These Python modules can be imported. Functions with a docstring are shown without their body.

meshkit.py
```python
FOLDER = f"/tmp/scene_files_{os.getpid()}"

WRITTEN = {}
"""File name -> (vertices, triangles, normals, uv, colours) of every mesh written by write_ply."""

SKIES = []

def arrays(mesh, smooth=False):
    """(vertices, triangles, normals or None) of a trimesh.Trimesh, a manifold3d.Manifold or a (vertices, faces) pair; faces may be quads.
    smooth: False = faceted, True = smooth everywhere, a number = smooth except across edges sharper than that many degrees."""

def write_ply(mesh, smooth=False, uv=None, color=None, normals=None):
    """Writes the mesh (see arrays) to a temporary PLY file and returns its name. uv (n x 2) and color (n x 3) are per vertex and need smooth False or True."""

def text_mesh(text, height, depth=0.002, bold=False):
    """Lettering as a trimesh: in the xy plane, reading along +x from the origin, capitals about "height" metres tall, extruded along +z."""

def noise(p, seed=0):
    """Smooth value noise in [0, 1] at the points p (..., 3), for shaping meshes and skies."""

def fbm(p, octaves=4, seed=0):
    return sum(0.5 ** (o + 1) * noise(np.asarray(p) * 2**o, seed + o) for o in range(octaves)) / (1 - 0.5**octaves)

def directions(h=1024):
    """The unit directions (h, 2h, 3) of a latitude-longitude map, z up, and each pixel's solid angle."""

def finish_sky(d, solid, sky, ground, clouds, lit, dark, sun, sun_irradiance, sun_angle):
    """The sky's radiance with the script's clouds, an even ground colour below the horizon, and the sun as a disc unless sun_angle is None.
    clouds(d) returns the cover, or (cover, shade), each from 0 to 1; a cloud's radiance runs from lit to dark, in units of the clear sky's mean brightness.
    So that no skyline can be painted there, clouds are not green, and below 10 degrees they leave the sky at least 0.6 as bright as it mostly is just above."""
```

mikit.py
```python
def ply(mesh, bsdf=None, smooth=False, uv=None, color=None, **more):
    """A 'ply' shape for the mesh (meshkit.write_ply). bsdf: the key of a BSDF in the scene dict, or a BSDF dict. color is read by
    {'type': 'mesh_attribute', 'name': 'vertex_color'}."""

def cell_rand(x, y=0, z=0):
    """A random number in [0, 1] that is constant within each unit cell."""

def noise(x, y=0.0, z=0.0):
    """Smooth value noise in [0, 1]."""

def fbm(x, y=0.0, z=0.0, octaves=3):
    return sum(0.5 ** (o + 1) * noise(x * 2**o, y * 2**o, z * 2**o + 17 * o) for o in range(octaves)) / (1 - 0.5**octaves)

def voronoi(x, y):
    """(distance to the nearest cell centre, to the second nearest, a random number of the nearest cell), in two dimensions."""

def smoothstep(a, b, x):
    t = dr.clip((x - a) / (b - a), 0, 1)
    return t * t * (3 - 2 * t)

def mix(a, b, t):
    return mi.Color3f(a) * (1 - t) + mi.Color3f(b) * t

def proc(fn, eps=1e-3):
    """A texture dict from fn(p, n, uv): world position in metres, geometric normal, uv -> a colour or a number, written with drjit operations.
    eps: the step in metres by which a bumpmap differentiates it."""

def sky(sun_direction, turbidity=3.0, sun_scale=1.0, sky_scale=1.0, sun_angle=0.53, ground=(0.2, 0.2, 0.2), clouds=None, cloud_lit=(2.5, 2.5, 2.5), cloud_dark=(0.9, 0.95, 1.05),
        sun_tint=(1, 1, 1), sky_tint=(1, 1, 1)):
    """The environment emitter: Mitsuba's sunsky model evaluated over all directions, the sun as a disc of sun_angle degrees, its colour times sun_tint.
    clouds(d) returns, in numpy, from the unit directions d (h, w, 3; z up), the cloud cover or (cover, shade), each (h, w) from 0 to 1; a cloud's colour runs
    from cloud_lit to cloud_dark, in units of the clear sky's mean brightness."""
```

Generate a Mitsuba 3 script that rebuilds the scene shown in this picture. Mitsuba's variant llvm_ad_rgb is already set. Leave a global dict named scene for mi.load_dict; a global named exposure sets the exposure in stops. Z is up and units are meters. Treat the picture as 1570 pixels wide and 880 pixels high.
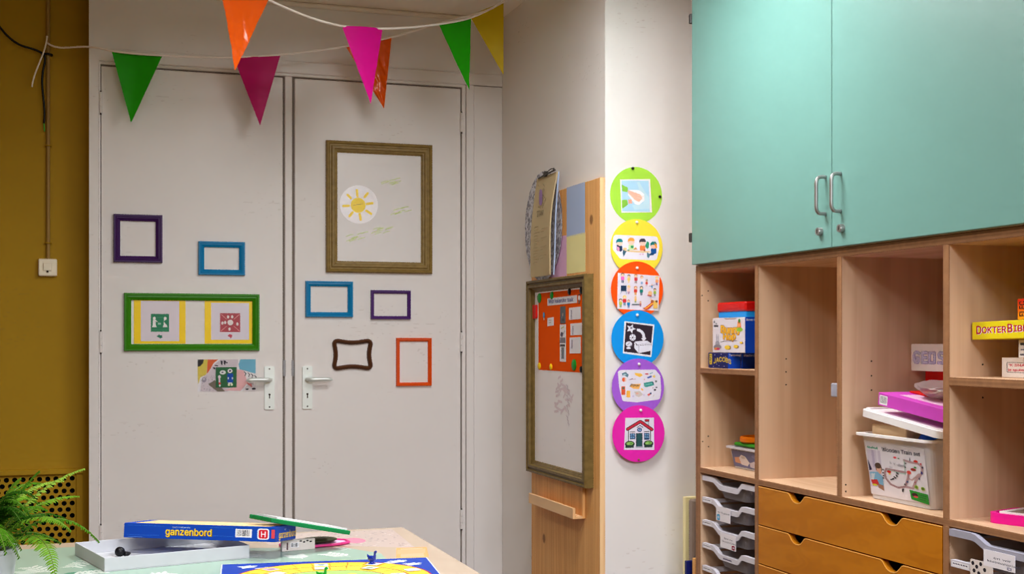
import math, random
import numpy as np, trimesh, mitsuba as mi, mikit, meshkit
import drjit as dr
from shapely.geometry import Polygon, Point, LineString, box as srect
from shapely import affinity
from shapely.ops import unary_union
from mikit import noise, fbm, cell_rand, smoothstep, mix

T = mi.ScalarTransform4f
scene, labels, used = {}, {}, set()

# ------------------------------------------------------------------ camera, light, exposure
YAW, EYE = math.radians(18.2), 1.25
scene['camera'] = {'type': 'perspective', 'fov': 2 * math.degrees(math.atan(785 / 1960)), 'fov_axis': 'x', 'near_clip': 0.05, 'far_clip': 60.0,
                   'principal_point_offset_y': -82 / 880,
                   'to_world': T().look_at(origin=[0, 0, EYE], target=[math.sin(YAW), math.cos(YAW), EYE], up=[0, 0, 1])}
exposure = -0.07
LAMP_SQUARE = (35.0, 34.6, 34.3)               # radiance of the square ceiling light near the cupboard
LAMP_PANEL = (29.0, 30.6, 33.8)                # radiance of the long ceiling panels over the rest of the room
LAMPS = [(1.38, 3.58, .30, .30, LAMP_SQUARE, 'square white ceiling light in front of the green cupboard'),
         (0.10, 2.50, .30, .30, (31.0, 30.6, 30.0), 'square white ceiling light over the table')]
LAMPS += [(x, y, .30, .60, LAMP_PANEL, f'long white ceiling panel, {n} of the {row} row') for x, row in ((1.85, 'right'), (1.0, 'middle')) for y, n in ((-0.2, 'first'), (-1.6, 'second'), (-3.0, 'last'))]
CEIL = 2.795


# ------------------------------------------------------------------ helpers
def S(r, g, b):
    return [((c / 255) / 12.92 if c / 255 <= 0.04045 else ((c / 255 + 0.055) / 1.055) ** 2.4) for c in (r, g, b)]


def bsdf(key, color, rough=0.5, spec=0.5, metallic=0.0, bump=None, clear=0.0):
    base = color if isinstance(color, dict) else {'type': 'rgb', 'value': list(color)}
    b = {'type': 'principled', 'base_color': base, 'roughness': rough, 'specular': spec, 'metallic': metallic}
    if clear:
        b['clearcoat'], b['clearcoat_gloss'] = clear, 0.9
    if bump:
        b = {'type': 'bumpmap', 'nested_texture': mikit.proc(bump[0], eps=bump[2]), 'scale': bump[1], 'bsdf': b}
    scene[key] = {'type': 'twosided', 'bsdf': b}


def film(key, color, rough=0.3, spec_trans=0.3, diff_trans=0.8):
    scene[key] = {'type': 'principledthin', 'base_color': {'type': 'rgb', 'value': list(color)}, 'roughness': rough, 'spec_trans': spec_trans, 'diff_trans': diff_trans, 'eta': 1.4}


def numbered(name):
    key, n = name, 0
    while key in used:
        n += 1
        key = f'{name}_{n:03d}'
    used.add(key)
    return key


def thing(name, label, cat, group=None):
    key = numbered(name)
    labels[key] = {'label': label, 'category': cat}
    if group:
        labels[key]['group'] = group
    return key


def part(parent, name, mesh, mat, smooth=False, color=None, label=None, kind=None):
    key = numbered(f'{parent}__{name}')
    scene[key] = mikit.ply(mesh, mat, smooth=smooth, color=color)
    if label or kind:
        labels[key] = {k: v for k, v in (('label', label), ('kind', kind)) if v}
    return key


def solo(name, mesh, mat, label, cat, group=None, smooth=False):
    key = thing(name, label, cat, group)
    scene[key] = mikit.ply(mesh, mat, smooth=smooth)
    return key


def struct(name, mesh, mat, smooth=False, label=None):
    key = numbered(name)
    if mesh is not None:
        scene[key] = mikit.ply(mesh, mat, smooth=smooth)
    labels[key] = {'kind': 'structure'}
    if label:
        labels[key]['label'] = label
    return key


def M(o, u, v):
    u, v = np.array(u, float), np.array(v, float)
    u /= np.linalg.norm(u)
    v -= u * (u @ v)
    v /= np.linalg.norm(v)
    m = np.eye(4)
    m[:3, 0], m[:3, 1], m[:3, 2], m[:3, 3] = u, v, np.cross(u, v), o
    return m


def at(m, u, v, n=0.0):
    return (m @ np.array([u, v, n, 1.0]))[:3]


def moved(mesh, m):
    mesh = mesh.copy()
    mesh.apply_transform(m)
    return mesh


def cat(ms):
    return trimesh.util.concatenate(list(ms))


def box(x0, x1, y0, y1, z0, z1, c=0.0):
    lo, hi = np.array([x0, y0, z0], float), np.array([x1, y1, z1], float)
    if c <= 0:
        b = trimesh.creation.box(extents=hi - lo)
        b.apply_translation((lo + hi) / 2)
        return b
    pts = []
    for s in np.ndindex(2, 2, 2):
        p = np.where(s, hi, lo)
        for k in range(3):
            q = p.copy()
            for j in range(3):
                if j != k:
                    q[j] += c if s[j] == 0 else -c
            pts.append(q)
    return trimesh.convex.convex_hull(np.array(pts))


def cyl(p0, p1, r, n=16):
    return trimesh.creation.cylinder(radius=r, segment=[p0, p1], sections=n)


def ball(c, r, sub=2, scale=(1, 1, 1)):
    b = trimesh.creation.icosphere(subdivisions=sub, radius=r)
    b.apply_scale(scale)
    b.apply_translation(c)
    return b


def tube(pts, r, n=8, closed=False):
    p = np.array(pts, float)
    r = np.broadcast_to(r, (len(p),))
    t = np.gradient(p, axis=0)
    t /= np.linalg.norm(t, axis=1, keepdims=True) + 1e-12
    a = np.cross(t[0], [0.31, 0.17, 0.93])
    a /= np.linalg.norm(a)
    vs = []
    for i in range(len(p)):
        a = a - t[i] * (a @ t[i])
        a /= np.linalg.norm(a)
        b = np.cross(t[i], a)
        ang = np.arange(n) * 2 * np.pi / n
        vs.append(p[i] + r[i] * (np.cos(ang)[:, None] * a + np.sin(ang)[:, None] * b))
    v = np.vstack(vs + [p[:1], p[-1:]])
    f = []
    for i in range(len(p) - 1):
        for j in range(n):
            k = (j + 1) % n
            f += [[i * n + j, i * n + k, (i + 1) * n + k], [i * n + j, (i + 1) * n + k, (i + 1) * n + j]]
    e, m = (len(p) - 1) * n, len(p) * n
    for j in range(n):
        k = (j + 1) % n
        f += [[m, k, j], [m + 1, e + j, e + k]]
    return trimesh.Trimesh(v, f, process=False)


def bezier(p0, p1, p2, n):
    t = np.linspace(0, 1, n)[:, None]
    return (1 - t) ** 2 * np.array(p0, float) + 2 * t * (1 - t) * np.array(p1, float) + t ** 2 * np.array(p2, float)


def spline(pts, n):
    from scipy.interpolate import CubicSpline
    p = np.array(pts, float)
    d = np.r_[0, np.cumsum(np.linalg.norm(np.diff(p, axis=0), axis=1))]
    return CubicSpline(d, p)(np.linspace(0, d[-1], n))


def extr(poly, d, m=None, n0=0.0):
    ms = [trimesh.creation.extrude_polygon(g, d, engine='earcut') for g in getattr(poly, 'geoms', [poly]) if not g.is_empty]
    e = cat(ms)
    e.apply_translation([0, 0, n0])
    return e if m is None else moved(e, m)


def rrect(x0, y0, x1, y1, r, q=4):
    return srect(x0 + r, y0 + r, x1 - r, y1 - r).buffer(r, quad_segs=q)


def moulding(w, h, profile, m):
    """A mitred picture frame: profile is a closed list of (inset, height)."""
    v, f = [], []
    for i, z in profile:
        v += [[i, i, z], [w - i, i, z], [w - i, h - i, z], [i, h - i, z]]
    k = len(profile)
    for a in range(k):
        b = (a + 1) % k
        for j in range(4):
            l = (j + 1) % 4
            f += [[a * 4 + j, a * 4 + l, b * 4 + l], [a * 4 + j, b * 4 + l, b * 4 + j]]
    return moved(trimesh.Trimesh(v, f, process=False), m)


def loop_moulding(path, profile, m):
    p = np.array(path, float)
    t = np.roll(p, -1, 0) - np.roll(p, 1, 0)
    t /= np.linalg.norm(t, axis=1, keepdims=True)
    inn = np.stack([-t[:, 1], t[:, 0]], 1)
    v, n, k = [], len(p), len(profile)
    for i, z in profile:
        v += [[*(q), z] for q in p + inn * i]
    f = []
    for a in range(k):
        b = (a + 1) % k
        for j in range(n):
            l = (j + 1) % n
            f += [[a * n + j, a * n + l, b * n + l], [a * n + j, b * n + l, b * n + j]]
    return moved(trimesh.Trimesh(np.array(v), f, process=False), m)


def lathe(profile, c, n=20):
    r = trimesh.creation.revolve(np.array(profile, float), sections=n)
    r.apply_translation(c)
    return r


class Art:
    """Flat print: coloured shapes laid on a plane m. src is the drawing's own frame (y down), dst its rectangle on the plane."""

    def __init__(s, m, src, dst, n0=0.0004):
        s.m, s.n, s.v, s.f, s.c, s.k = m, n0, [], [], [], 0
        s.sx, s.sy = (dst[2] - dst[0]) / (src[2] - src[0]), (dst[3] - dst[1]) / (src[3] - src[1])
        s.ox, s.oy = dst[0] - src[0] * s.sx, dst[1] - src[1] * s.sy

    def _put(s, xy, f, col):
        uv = np.c_[xy[:, 0] * s.sx + s.ox, xy[:, 1] * s.sy + s.oy]
        s.f.append(np.array(f) + s.k)
        s.k += len(uv)
        s.v.append(np.c_[uv, np.full(len(uv), s.n)])
        s.c.append(np.tile(S(*col), (len(uv), 1)))

    def add(s, geom, col):
        for g in getattr(geom, 'geoms', [geom]):
            if g.geom_type == 'Polygon' and g.area > 0:
                v, f = trimesh.creation.triangulate_polygon(g, engine='earcut')
                s._put(np.array(v), f, col)
        s.n += 0.00003
        return s

    def r(s, x0, y0, x1, y1, col, rad=0):
        return s.add(rrect(x0, y0, x1, y1, rad) if rad else srect(x0, y0, x1, y1), col)

    def e(s, x, y, rx, ry, col):
        return s.add(affinity.scale(Point(x, y).buffer(1, quad_segs=6), rx, ry), col)

    def p(s, pts, col):
        return s.add(Polygon(pts).buffer(0), col)

    def l(s, pts, w, col):
        return s.add(LineString(pts).buffer(w / 2, quad_segs=2), col)

    def text(s, t, x, y, h, col, wx=1.0, bold=False, rot=0.0, arc=None):
        mesh = meshkit.text_mesh(t, h, depth=1e-4, bold=bold)
        keep = np.all(mesh.vertices[mesh.faces][:, :, 2] > 5e-5, axis=1)
        q, f = mesh.vertices[:, :2] * [wx, 1], mesh.faces[keep]
        if arc:
            q = np.c_[q[:, 0], q[:, 1] + arc * np.sin(np.pi * q[:, 0] / q[:, 0].max())]
        ca, sa = math.cos(rot), math.sin(rot)
        q = np.c_[x + q[:, 0] * ca + q[:, 1] * sa, y + q[:, 0] * sa - q[:, 1] * ca]
        s._put(q, f, col)
        s.n += 0.00003
        return s

    def kid(s, x, y, h, hair, shirt, legs, skin=(245, 205, 170)):
        """A tiny printed figure, h tall, feet at y."""
        s.r(x - .1 * h, y - .35 * h, x - .02 * h, y, legs)
        s.r(x + .02 * h, y - .35 * h, x + .1 * h, y, legs)
        s.r(x - .17 * h, y - .62 * h, x + .17 * h, y - .28 * h, shirt, .06 * h)
        s.e(x, y - .8 * h, .17 * h, .17 * h, hair)
        s.e(x, y - .75 * h, .13 * h, .13 * h, skin)
        return s

    def barcode(s, x0, y0, x1, y1, n=11, seed=3):
        s.r(x0, y0, x1, y1, (235, 232, 235))
        rnd, w, h = random.Random(seed), x1 - x0, y1 - y0
        for i in range(n):
            a = x0 + w * (.1 + .8 * i / n)
            s.r(a, y0 + .1 * h, a + w * .8 / n * rnd.uniform(.3, .75), y1 - .15 * h, (50, 50, 55))
        return s

    def done(s, parent, name='print', mat='print', label=None):
        mesh = trimesh.Trimesh(np.vstack(s.v), np.vstack(s.f), process=False)
        mesh.apply_transform(s.m)
        return part(parent, name, mesh, mat, color=np.vstack(s.c), label=label)


# ------------------------------------------------------------------ materials
vc = {'type': 'mesh_attribute', 'name': 'vertex_color'}
bsdf('print', vc, 0.5, 0.2)
bsdf('print_gloss', vc, 0.22, 0.35)


def paint(base, specks, amt, big=0.05):
    def fn(p, n, uv):
        a = fbm(p.x * 1.7, p.y * 1.7, p.z * 1.7)
        d = smoothstep(0.82, 0.88, noise(p.x * 60 + 7 * noise(p.x * 9, p.y * 9, p.z * 9), p.y * 60, p.z * 110)) * smoothstep(.60, .72, fbm(p.x * 3, p.y * 3, p.z * 3 + 9))
        return mix(mi.Color3f(base) * (1 - big + 2 * big * a), specks, amt * d)
    return mikit.proc(fn)


orange_peel = lambda p, n, uv: fbm(p.x * 90, p.y * 90, p.z * 90, 2)
bsdf('door_paint', paint((.73, .705, .69), S(150, 135, 125), .2), 0.42, 0.5, bump=(orange_peel, 0.0006, 2e-3))
bsdf('wall_paint', (.36, .28, .19), 0.75, 0.3)
bsdf('column_paint', paint((.75, .725, .705), S(185, 172, 165), .35), 0.75, 0.3)
bsdf('ceiling_paint', (.80, .745, .67), 0.85, 0.2)
bsdf('yellow_paint', paint((.40, .235, .012), S(150, 120, 60), .3, .12), 0.6, 0.12, bump=(orange_peel, 0.0015, 2e-3))
bsdf('floor_lino', (.10, .055, .024), 0.6, 0.3)
bsdf('conduit_paint', S(150, 118, 58), 0.5, 0.3)
bsdf('rebate', (.30, .26, .23), 0.7, 0.2)
bsdf('dark_gap', (.02, .014, .011), 0.8, 0.2)
bsdf('radiator_black', (.006, .006, .006), 0.6, 0.2)
bsdf('dark_iron', (.03, .027, .025), 0.5, 0.5)
bsdf('alu', (.70, .76, .73), 0.38, 0.5, metallic=.35)
bsdf('steel', (.36, .35, .34), 0.32, 0.5, metallic=.8)
bsdf('white_plastic', S(235, 232, 232), 0.35, 0.5)
bsdf('ivory_plastic', S(238, 230, 206), 0.4, 0.5)
bsdf('white_paper', S(228, 224, 230), 0.6, 0.3)
bsdf('white_card', S(226, 226, 232), 0.5, 0.4)
bsdf('lid_card', S(190, 193, 198), 0.5, 0.3)
bsdf('white_board', paint((.84, .82, .85), S(120, 120, 130), .3), 0.3, 0.5)
bsdf('cord_white', S(240, 232, 226), 0.7, 0.3)


def grain_fn(base, dark, fx, fz, amt):
    def fn(p, n, uv):
        g = fbm(p.x * fx + 2.5 * noise(p.z * 1.2, p.x * 3, p.y * 2), p.y * 2.2, p.z * fz)
        s = smoothstep(.35, .8, g)
        return mix(base, dark, amt * s)
    return mikit.proc(fn)


bsdf('birch', grain_fn(S(210, 176, 144), S(186, 146, 110), 46, .8, .45), 0.5, 0.15)


def edge_fn(ax):
    def fn(p, n, uv):
        q = p.y if ax == 'y' else p.z
        s = noise(q * 420, 3.1) * .6 + .4 * fbm(p.y * 60, p.z * 60)
        return mix(S(122, 84, 56), S(168, 120, 82), s)
    return mikit.proc(fn)


bsdf('ply_edge_v', edge_fn('y'), 0.6, 0.3)
bsdf('ply_edge_h', edge_fn('z'), 0.6, 0.3)


def pine(p, n, uv):
    st = dr.floor(p.y / 0.115)
    tone = cell_rand(st, 5, 2)
    g = fbm(p.y * 110 + 4 * noise(p.z * 1.6, st), p.z * 1.1 + st * 3, p.x * 30)
    kx, kz = p.y * 6.1, p.z * 3.3
    cx, cz = dr.floor(kx), dr.floor(kz)
    dx, dz = kx - cx - .2 - .6 * cell_rand(cx, cz, 3), kz - cz - .2 - .6 * cell_rand(cx, cz, 4)
    knot = smoothstep(.13, .07, dr.sqrt(dx * dx + dz * dz * 2.5)) * dr.select(cell_rand(cx, cz, 8) > .62, 1., 0.)
    c = mix(S(234, 178, 112), S(212, 150, 84), smoothstep(.3, .75, g) * .7)
    return mix(c * (.95 + .08 * tone), S(120, 72, 40), .75 * knot)


bsdf('pine', mikit.proc(pine), 0.55, 0.15)
bsdf('pine_light', grain_fn(S(236, 196, 146), S(208, 160, 108), 40, 2, .7), 0.5, 0.4)


def amber(p, n, uv):
    w = fbm(p.y * 3.2, p.z * 9, 4.0)
    g = fbm(w * 14, p.y * 6 + p.z * 22, p.z * 6)
    return mix(S(194, 120, 20), S(184, 110, 14), smoothstep(.3, .75, g))


bsdf('amber_ply', mikit.proc(amber), 0.4, 0.15)
bsdf('amber_edge', S(240, 178, 88), 0.5, 0.4)
bsdf('beech', grain_fn((.45, .355, .265), (.40, .30, .215), 5, 3, .5), 0.25, 0.5)
bsdf('mint_laminate', (.15, .335, .30), 0.46, 0.65, bump=(orange_peel, 0.0003, 2e-3))
bsdf('gold_olive', mikit.proc(lambda p, n, uv: mix(S(112, 91, 42), S(150, 124, 68), fbm(p.x * 60, p.y * 60, p.z * 60))), 0.42, 0.25)
bsdf('gold_olive_dark', mikit.proc(lambda p, n, uv: mix(S(92, 74, 36), S(122, 100, 54), fbm(p.x * 60, p.y * 60, p.z * 60))), 0.45, 0.2)
for k, c in dict(purple=(58, 22, 84), blue=(0, 122, 178), green=(50, 128, 4), violet=(74, 36, 108), orange=(218, 78, 14), brown=(80, 48, 28)).items():
    bsdf('frame_' + k, S(*c), 0.35, 0.2)
for k, c in dict(orange=(240, 92, 8), green=(32, 160, 8), magenta=(180, 0, 94), pink=(222, 10, 146), redorange=(222, 84, 6), yellow=(204, 178, 2)).items():
    bsdf('flag_' + k, S(*c), 0.22 if k in ('orange', 'redorange') else .4, 0.4 if k in ('orange', 'redorange') else .15)
for k, c in dict(lime=(166, 222, 70), yellow=(246, 226, 66), orange=(246, 82, 10), blue=(10, 146, 232), purple=(160, 92, 212), magenta=(228, 38, 172)).items():
    bsdf('disc_' + k, S(*c), 0.5, 0.15)
for k, c in dict(red=(208, 18, 14), cyan=(20, 140, 222), royal=(10, 66, 182), navy=(16, 24, 92), yellow=(238, 220, 26), orchid=(204, 70, 190), hotpink=(236, 24, 150),
                 green=(8, 122, 66), gamebrown=(52, 30, 20), paleblue=(168, 184, 212), paleyellow=(226, 220, 160), palepink=(214, 172, 202), orangepaper=(224, 76, 2),
                 black=(14, 14, 18), olive=(60, 62, 40), lime=(60, 170, 40), pinkrim=(214, 60, 130), butter=(238, 228, 172), greybrown=(140, 122, 110), magnetgreen=(14, 140, 34),
                 magnetyellow=(244, 200, 20), kraft=(176, 156, 118), wood=(240, 208, 166), peach=(238, 200, 150), trayred=(150, 30, 50), fireorange=(238, 120, 10), offwhite=(222, 212, 206)).items():
    bsdf('c_' + k, S(*c), 0.4, 0.25)
for k, c in dict(orangepaper=(232, 84, 4), paleblue=(164, 180, 210), paleyellow=(224, 216, 156), palepink=(212, 168, 200), kraft=(186, 168, 132)).items():
    bsdf('c_' + k, S(*c), 0.8, 0.05)
bsdf('grey_metal', S(148, 148, 152), 0.4, 0.4)
bsdf('blue_pawn', S(12, 40, 150), 0.25, 0.5)
film('tray_clear', (.46, .44, .47), .35, .25, .7)
film('tub_clear', (.90, .89, .92), .35, .08, .45)
film('bag_clear', (.85, .78, .76), .2, .75, .5)
bsdf('tray_rim', S(206, 204, 214), 0.35, 0.5)
bsdf('tray_rim_grey', S(160, 160, 176), 0.35, 0.5)
bsdf('pot_glaze', mikit.proc(lambda p, n, uv: mix(S(164, 172, 178), S(196, 200, 204), fbm(p.x * 40, p.y * 40, p.z * 25))), 0.5, 0.4)
bsdf('soil', S(40, 28, 20), 0.9, 0.2)
for k, c in dict(a=(104, 150, 40), b=(70, 118, 26), c=(140, 178, 66), d=(42, 86, 20)).items():
    scene['fern_' + k] = {'type': 'principledthin', 'base_color': {'type': 'rgb', 'value': S(*c)}, 'roughness': .5, 'spec_trans': 0.0, 'diff_trans': .6}
bsdf('fern_stem', S(92, 110, 40), 0.6, 0.3)


def lace(p, n, uv):
    r = dr.sqrt(dr.square(p.y - 5.176) + dr.square(p.z - 1.74))
    a = dr.atan2(p.z - 1.74, p.y - 5.176)
    w = noise(r * 90, a * 14 + r * 30) * .55 + .45 * noise(p.y * 170, p.z * 170)
    return mix(S(122, 120, 132), S(198, 198, 208), smoothstep(.35, .65, w))


bsdf('lace', mikit.proc(lace), 0.45, 0.5)

# ------------------------------------------------------------------ the room shell
DY, WY = 5.85, 6.0                 # closet doors, yellow wall
CX, CY = 1.872, 4.55               # the column's left face and front face
RW = 2.62                          # right wall
struct('floor', box(-3.4, RW, -4.6, 6.2, -.06, 0), 'floor_lino')
struct('ceiling', box(-3.4, RW, -4.6, 6.2, CEIL, CEIL + .06), 'ceiling_paint')
struct('wall_right', box(RW, RW + .1, -4.6, CY, 0, CEIL), 'wall_paint')
struct('wall_left', box(-3.5, -3.4, -4.6, 6.2, 0, CEIL), 'yellow_paint')
struct('wall_front', box(-3.5, RW, -4.7, -4.6, 0, CEIL), 'wall_paint')
struct('wall_column', box(CX, RW + .1, CY, 6.2, 0, CEIL), 'column_paint')
struct('wall_back', cat([box(-3.4, -.012, WY, WY + .1, .68, CEIL), box(-.06, -.012, WY, WY + .1, 0, .68), box(-3.4, -.06, WY + .14, WY + .2, 0, .68),
                         box(-3.4, -1.2, WY, WY + .1, 0, .68)]), 'yellow_paint')
# the built-in closet across the back: panel above the doors, jambs, head, middle post, leaves
struct('wall_closet', cat([box(-.012, CX, DY + .004, DY + .04, 2.522, CEIL), box(-.012, CX, DY + .035, DY + .2, 0, 2.53)]), 'door_paint')
struct('trim_1', cat([box(-.012, .030, DY - .012, DY + .035, 0, 2.515, .002), box(.0305, .0365, DY - .004, DY + .035, 0, 2.455)]), 'door_paint', label='left jamb of the closet')
struct('trim_2', cat([box(-.012, CX, DY - .012, DY + .035, 2.466, 2.522, .003), box(.03, 1.69, DY - .004, DY + .035, 2.454, 2.4655)]), 'door_paint', label='head rail above the closet doors')
post = struct('trim_3', box(.835, .868, DY - .003, DY + .035, 0, 2.453, .002), 'door_paint', label='post between the closet doors')
struct('trim_4', cat([box(1.672, 1.690, DY - .004, DY + .035, 0, 2.455, .002), box(1.692, 1.730, DY - .012, DY + .035, 0, 2.465, .003),
                      box(1.731, CX, DY - .009, DY + .035, 0, 2.463, .002)]), 'door_paint', label='right jamb and filler panel of the closet')
struct('trim_5', cat([tube([[-.012, DY - .002, CEIL - .012], [CX, DY - .002, CEIL - .012]], .012, 8)]), 'ceiling_paint', smooth=True, label='thin moulding between closet panel and ceiling')
struct('trim_6', cat([box(.03, .84, DY + .026, DY + .034, 0, 2.456), box(.86, 1.69, DY + .026, DY + .034, 0, 2.456)]), 'rebate', label='dark rebate behind the door leaves')
for z in (1.124,):
    part(post, 'strike_plate', box(.8275, .8385, DY - .0045, DY - .0005, z - .036, z + .036), 'grey_metal')
    part(post, 'strike_plate', box(.8645, .8755, DY - .0045, DY - .0005, z - .036, z + .036), 'grey_metal')


def door(n, x0, x1, hinge_x, handle_x, way, label):
    d = struct(f'door_{n}', box(x0, x1, DY, DY + .028, .01, 2.446, .002), 'door_paint', label=label)
    for z in (2.285, 1.243, .40):
        h = part(d, 'hinge', cat([cyl([hinge_x, DY - .006, z - .045 + .0305 * k], [hinge_x, DY - .006, z - .0155 + .0305 * k], .0078, 10) for k in range(3)]
                                 + [box(hinge_x - .009, hinge_x + .009, DY - .0015, DY + .001, z - .044, z + .044)]), 'door_paint', smooth=30)
        part(h, 'hinge_pin', cyl([hinge_x, DY - .006, z - .052], [hinge_x, DY - .006, z + .052], .0035, 8), 'dark_iron')
    m = M([handle_x - .0225, DY, .937], [1, 0, 0], [0, 0, 1])
    ph = part(d, 'handle', extr(rrect(0, 0, .045, .196, .006), .008, m), 'alu')
    lv = [[.0225, .136, .008], [.0225, .136, .036], [.0225 + way * .006, .136, .046], [.0225 + way * .016, .136, .05], [.0225 + way * .06, .137, .051], [.0225 + way * .098, .135, .05], [.0225 + way * .108, .133, .047]]
    lever = tube(spline([at(m, *q) for q in lv], 22), np.r_[np.full(6, .0095), np.linspace(.0108, .009, 14), .007, .003], 12)
    part(ph, 'lever', lever, 'alu', smooth=True)
    part(ph, 'keyhole', extr(unary_union([Point(.0225, .068).buffer(.0045), srect(.0205, .05, .0245, .068)]), .0006, m, .0078), 'dark_gap', label='black keyhole')
    for v in (.012, .184):
        part(ph, 'screw', extr(Point(.0225, v).buffer(.0035), .0008, m, .0078), 'dark_iron')
    return d


door(1, .039, .826, .0375, .765, -1, 'left off white closet door, hung with purple, blue and green frames')
door(2, .880, 1.666, 1.6695, .937, 1, 'right off white closet door, hung with the large gold frame')

# ceiling lamps, the light of the room
for x, y, a, b, rad, lab in LAMPS:
    t = thing('ceiling_lamp', lab, 'lamp')
    part(t, 'housing', cat([box(x - a - .02, x - a, y - b - .02, y + b + .02, 2.70, CEIL), box(x + a, x + a + .02, y - b - .02, y + b + .02, 2.70, CEIL),
                            box(x - a, x + a, y - b - .02, y - b, 2.70, CEIL), box(x - a, x + a, y + b, y + b + .02, 2.70, CEIL)]), 'white_plastic')
    q = trimesh.Trimesh([[x - a, y - b, 2.712], [x + a, y - b, 2.712], [x + a, y + b, 2.712], [x - a, y + b, 2.712]], [[0, 2, 1], [0, 3, 2]], process=False)
    scene[part(t, 'diffuser', q, 'white_plastic')]['emitter'] = {'type': 'area', 'radiance': {'type': 'rgb', 'value': list(rad)}}

# ------------------------------------------------------------------ yellow wall: radiator cover, conduit, switch, cable
t = thing('radiator_cover', 'ochre painted radiator cover with a panel of round holes, behind the fern', 'radiator cover')
part(t, 'frame', cat([box(-1.2, -.036, WY - .03, WY + .02, .660, .684, .003), box(-.066, -.036, WY - .018, WY + .02, 0, .66, .003), box(-1.2, -.066, WY - .018, WY + .02, 0, .10, .003)]), 'yellow_paint')
rows = []
for r in range(20):
    z = .655 - .0275 * (r + .5) - .002
    strip = srect(-1.2, z - .01375, -.066, z + .01375)
    holes = [Point(-.082 - .034 * k - (.017 if r % 2 else 0), z).buffer(.0108, quad_segs=3) for k in range(33)]
    strip = strip.difference(unary_union(holes))
    rows.append(extr(strip, .004, M([0, WY - .004, 0], [1, 0, 0], [0, 0, 1])))
rows.append(box(-1.2, -.066, WY - .004, WY, .6515, .668))
part(t, 'perforated_panel', cat(rows), 'yellow_paint')
solo('radiator', cat([box(-1.19, -.07, WY + .05, WY + .1, .03, .655, .01)] + [box(-1.15 + .05 * k, -1.13 + .05 * k, WY + .035, WY + .05, .05, .64) for k in range(21)]), 'radiator_black',
     'dark ribbed radiator behind the holes of the ochre cover', 'radiator')
t = thing('conduit_pipe', 'thin ochre painted conduit running down the yellow wall to the switch', 'pipe')
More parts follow.
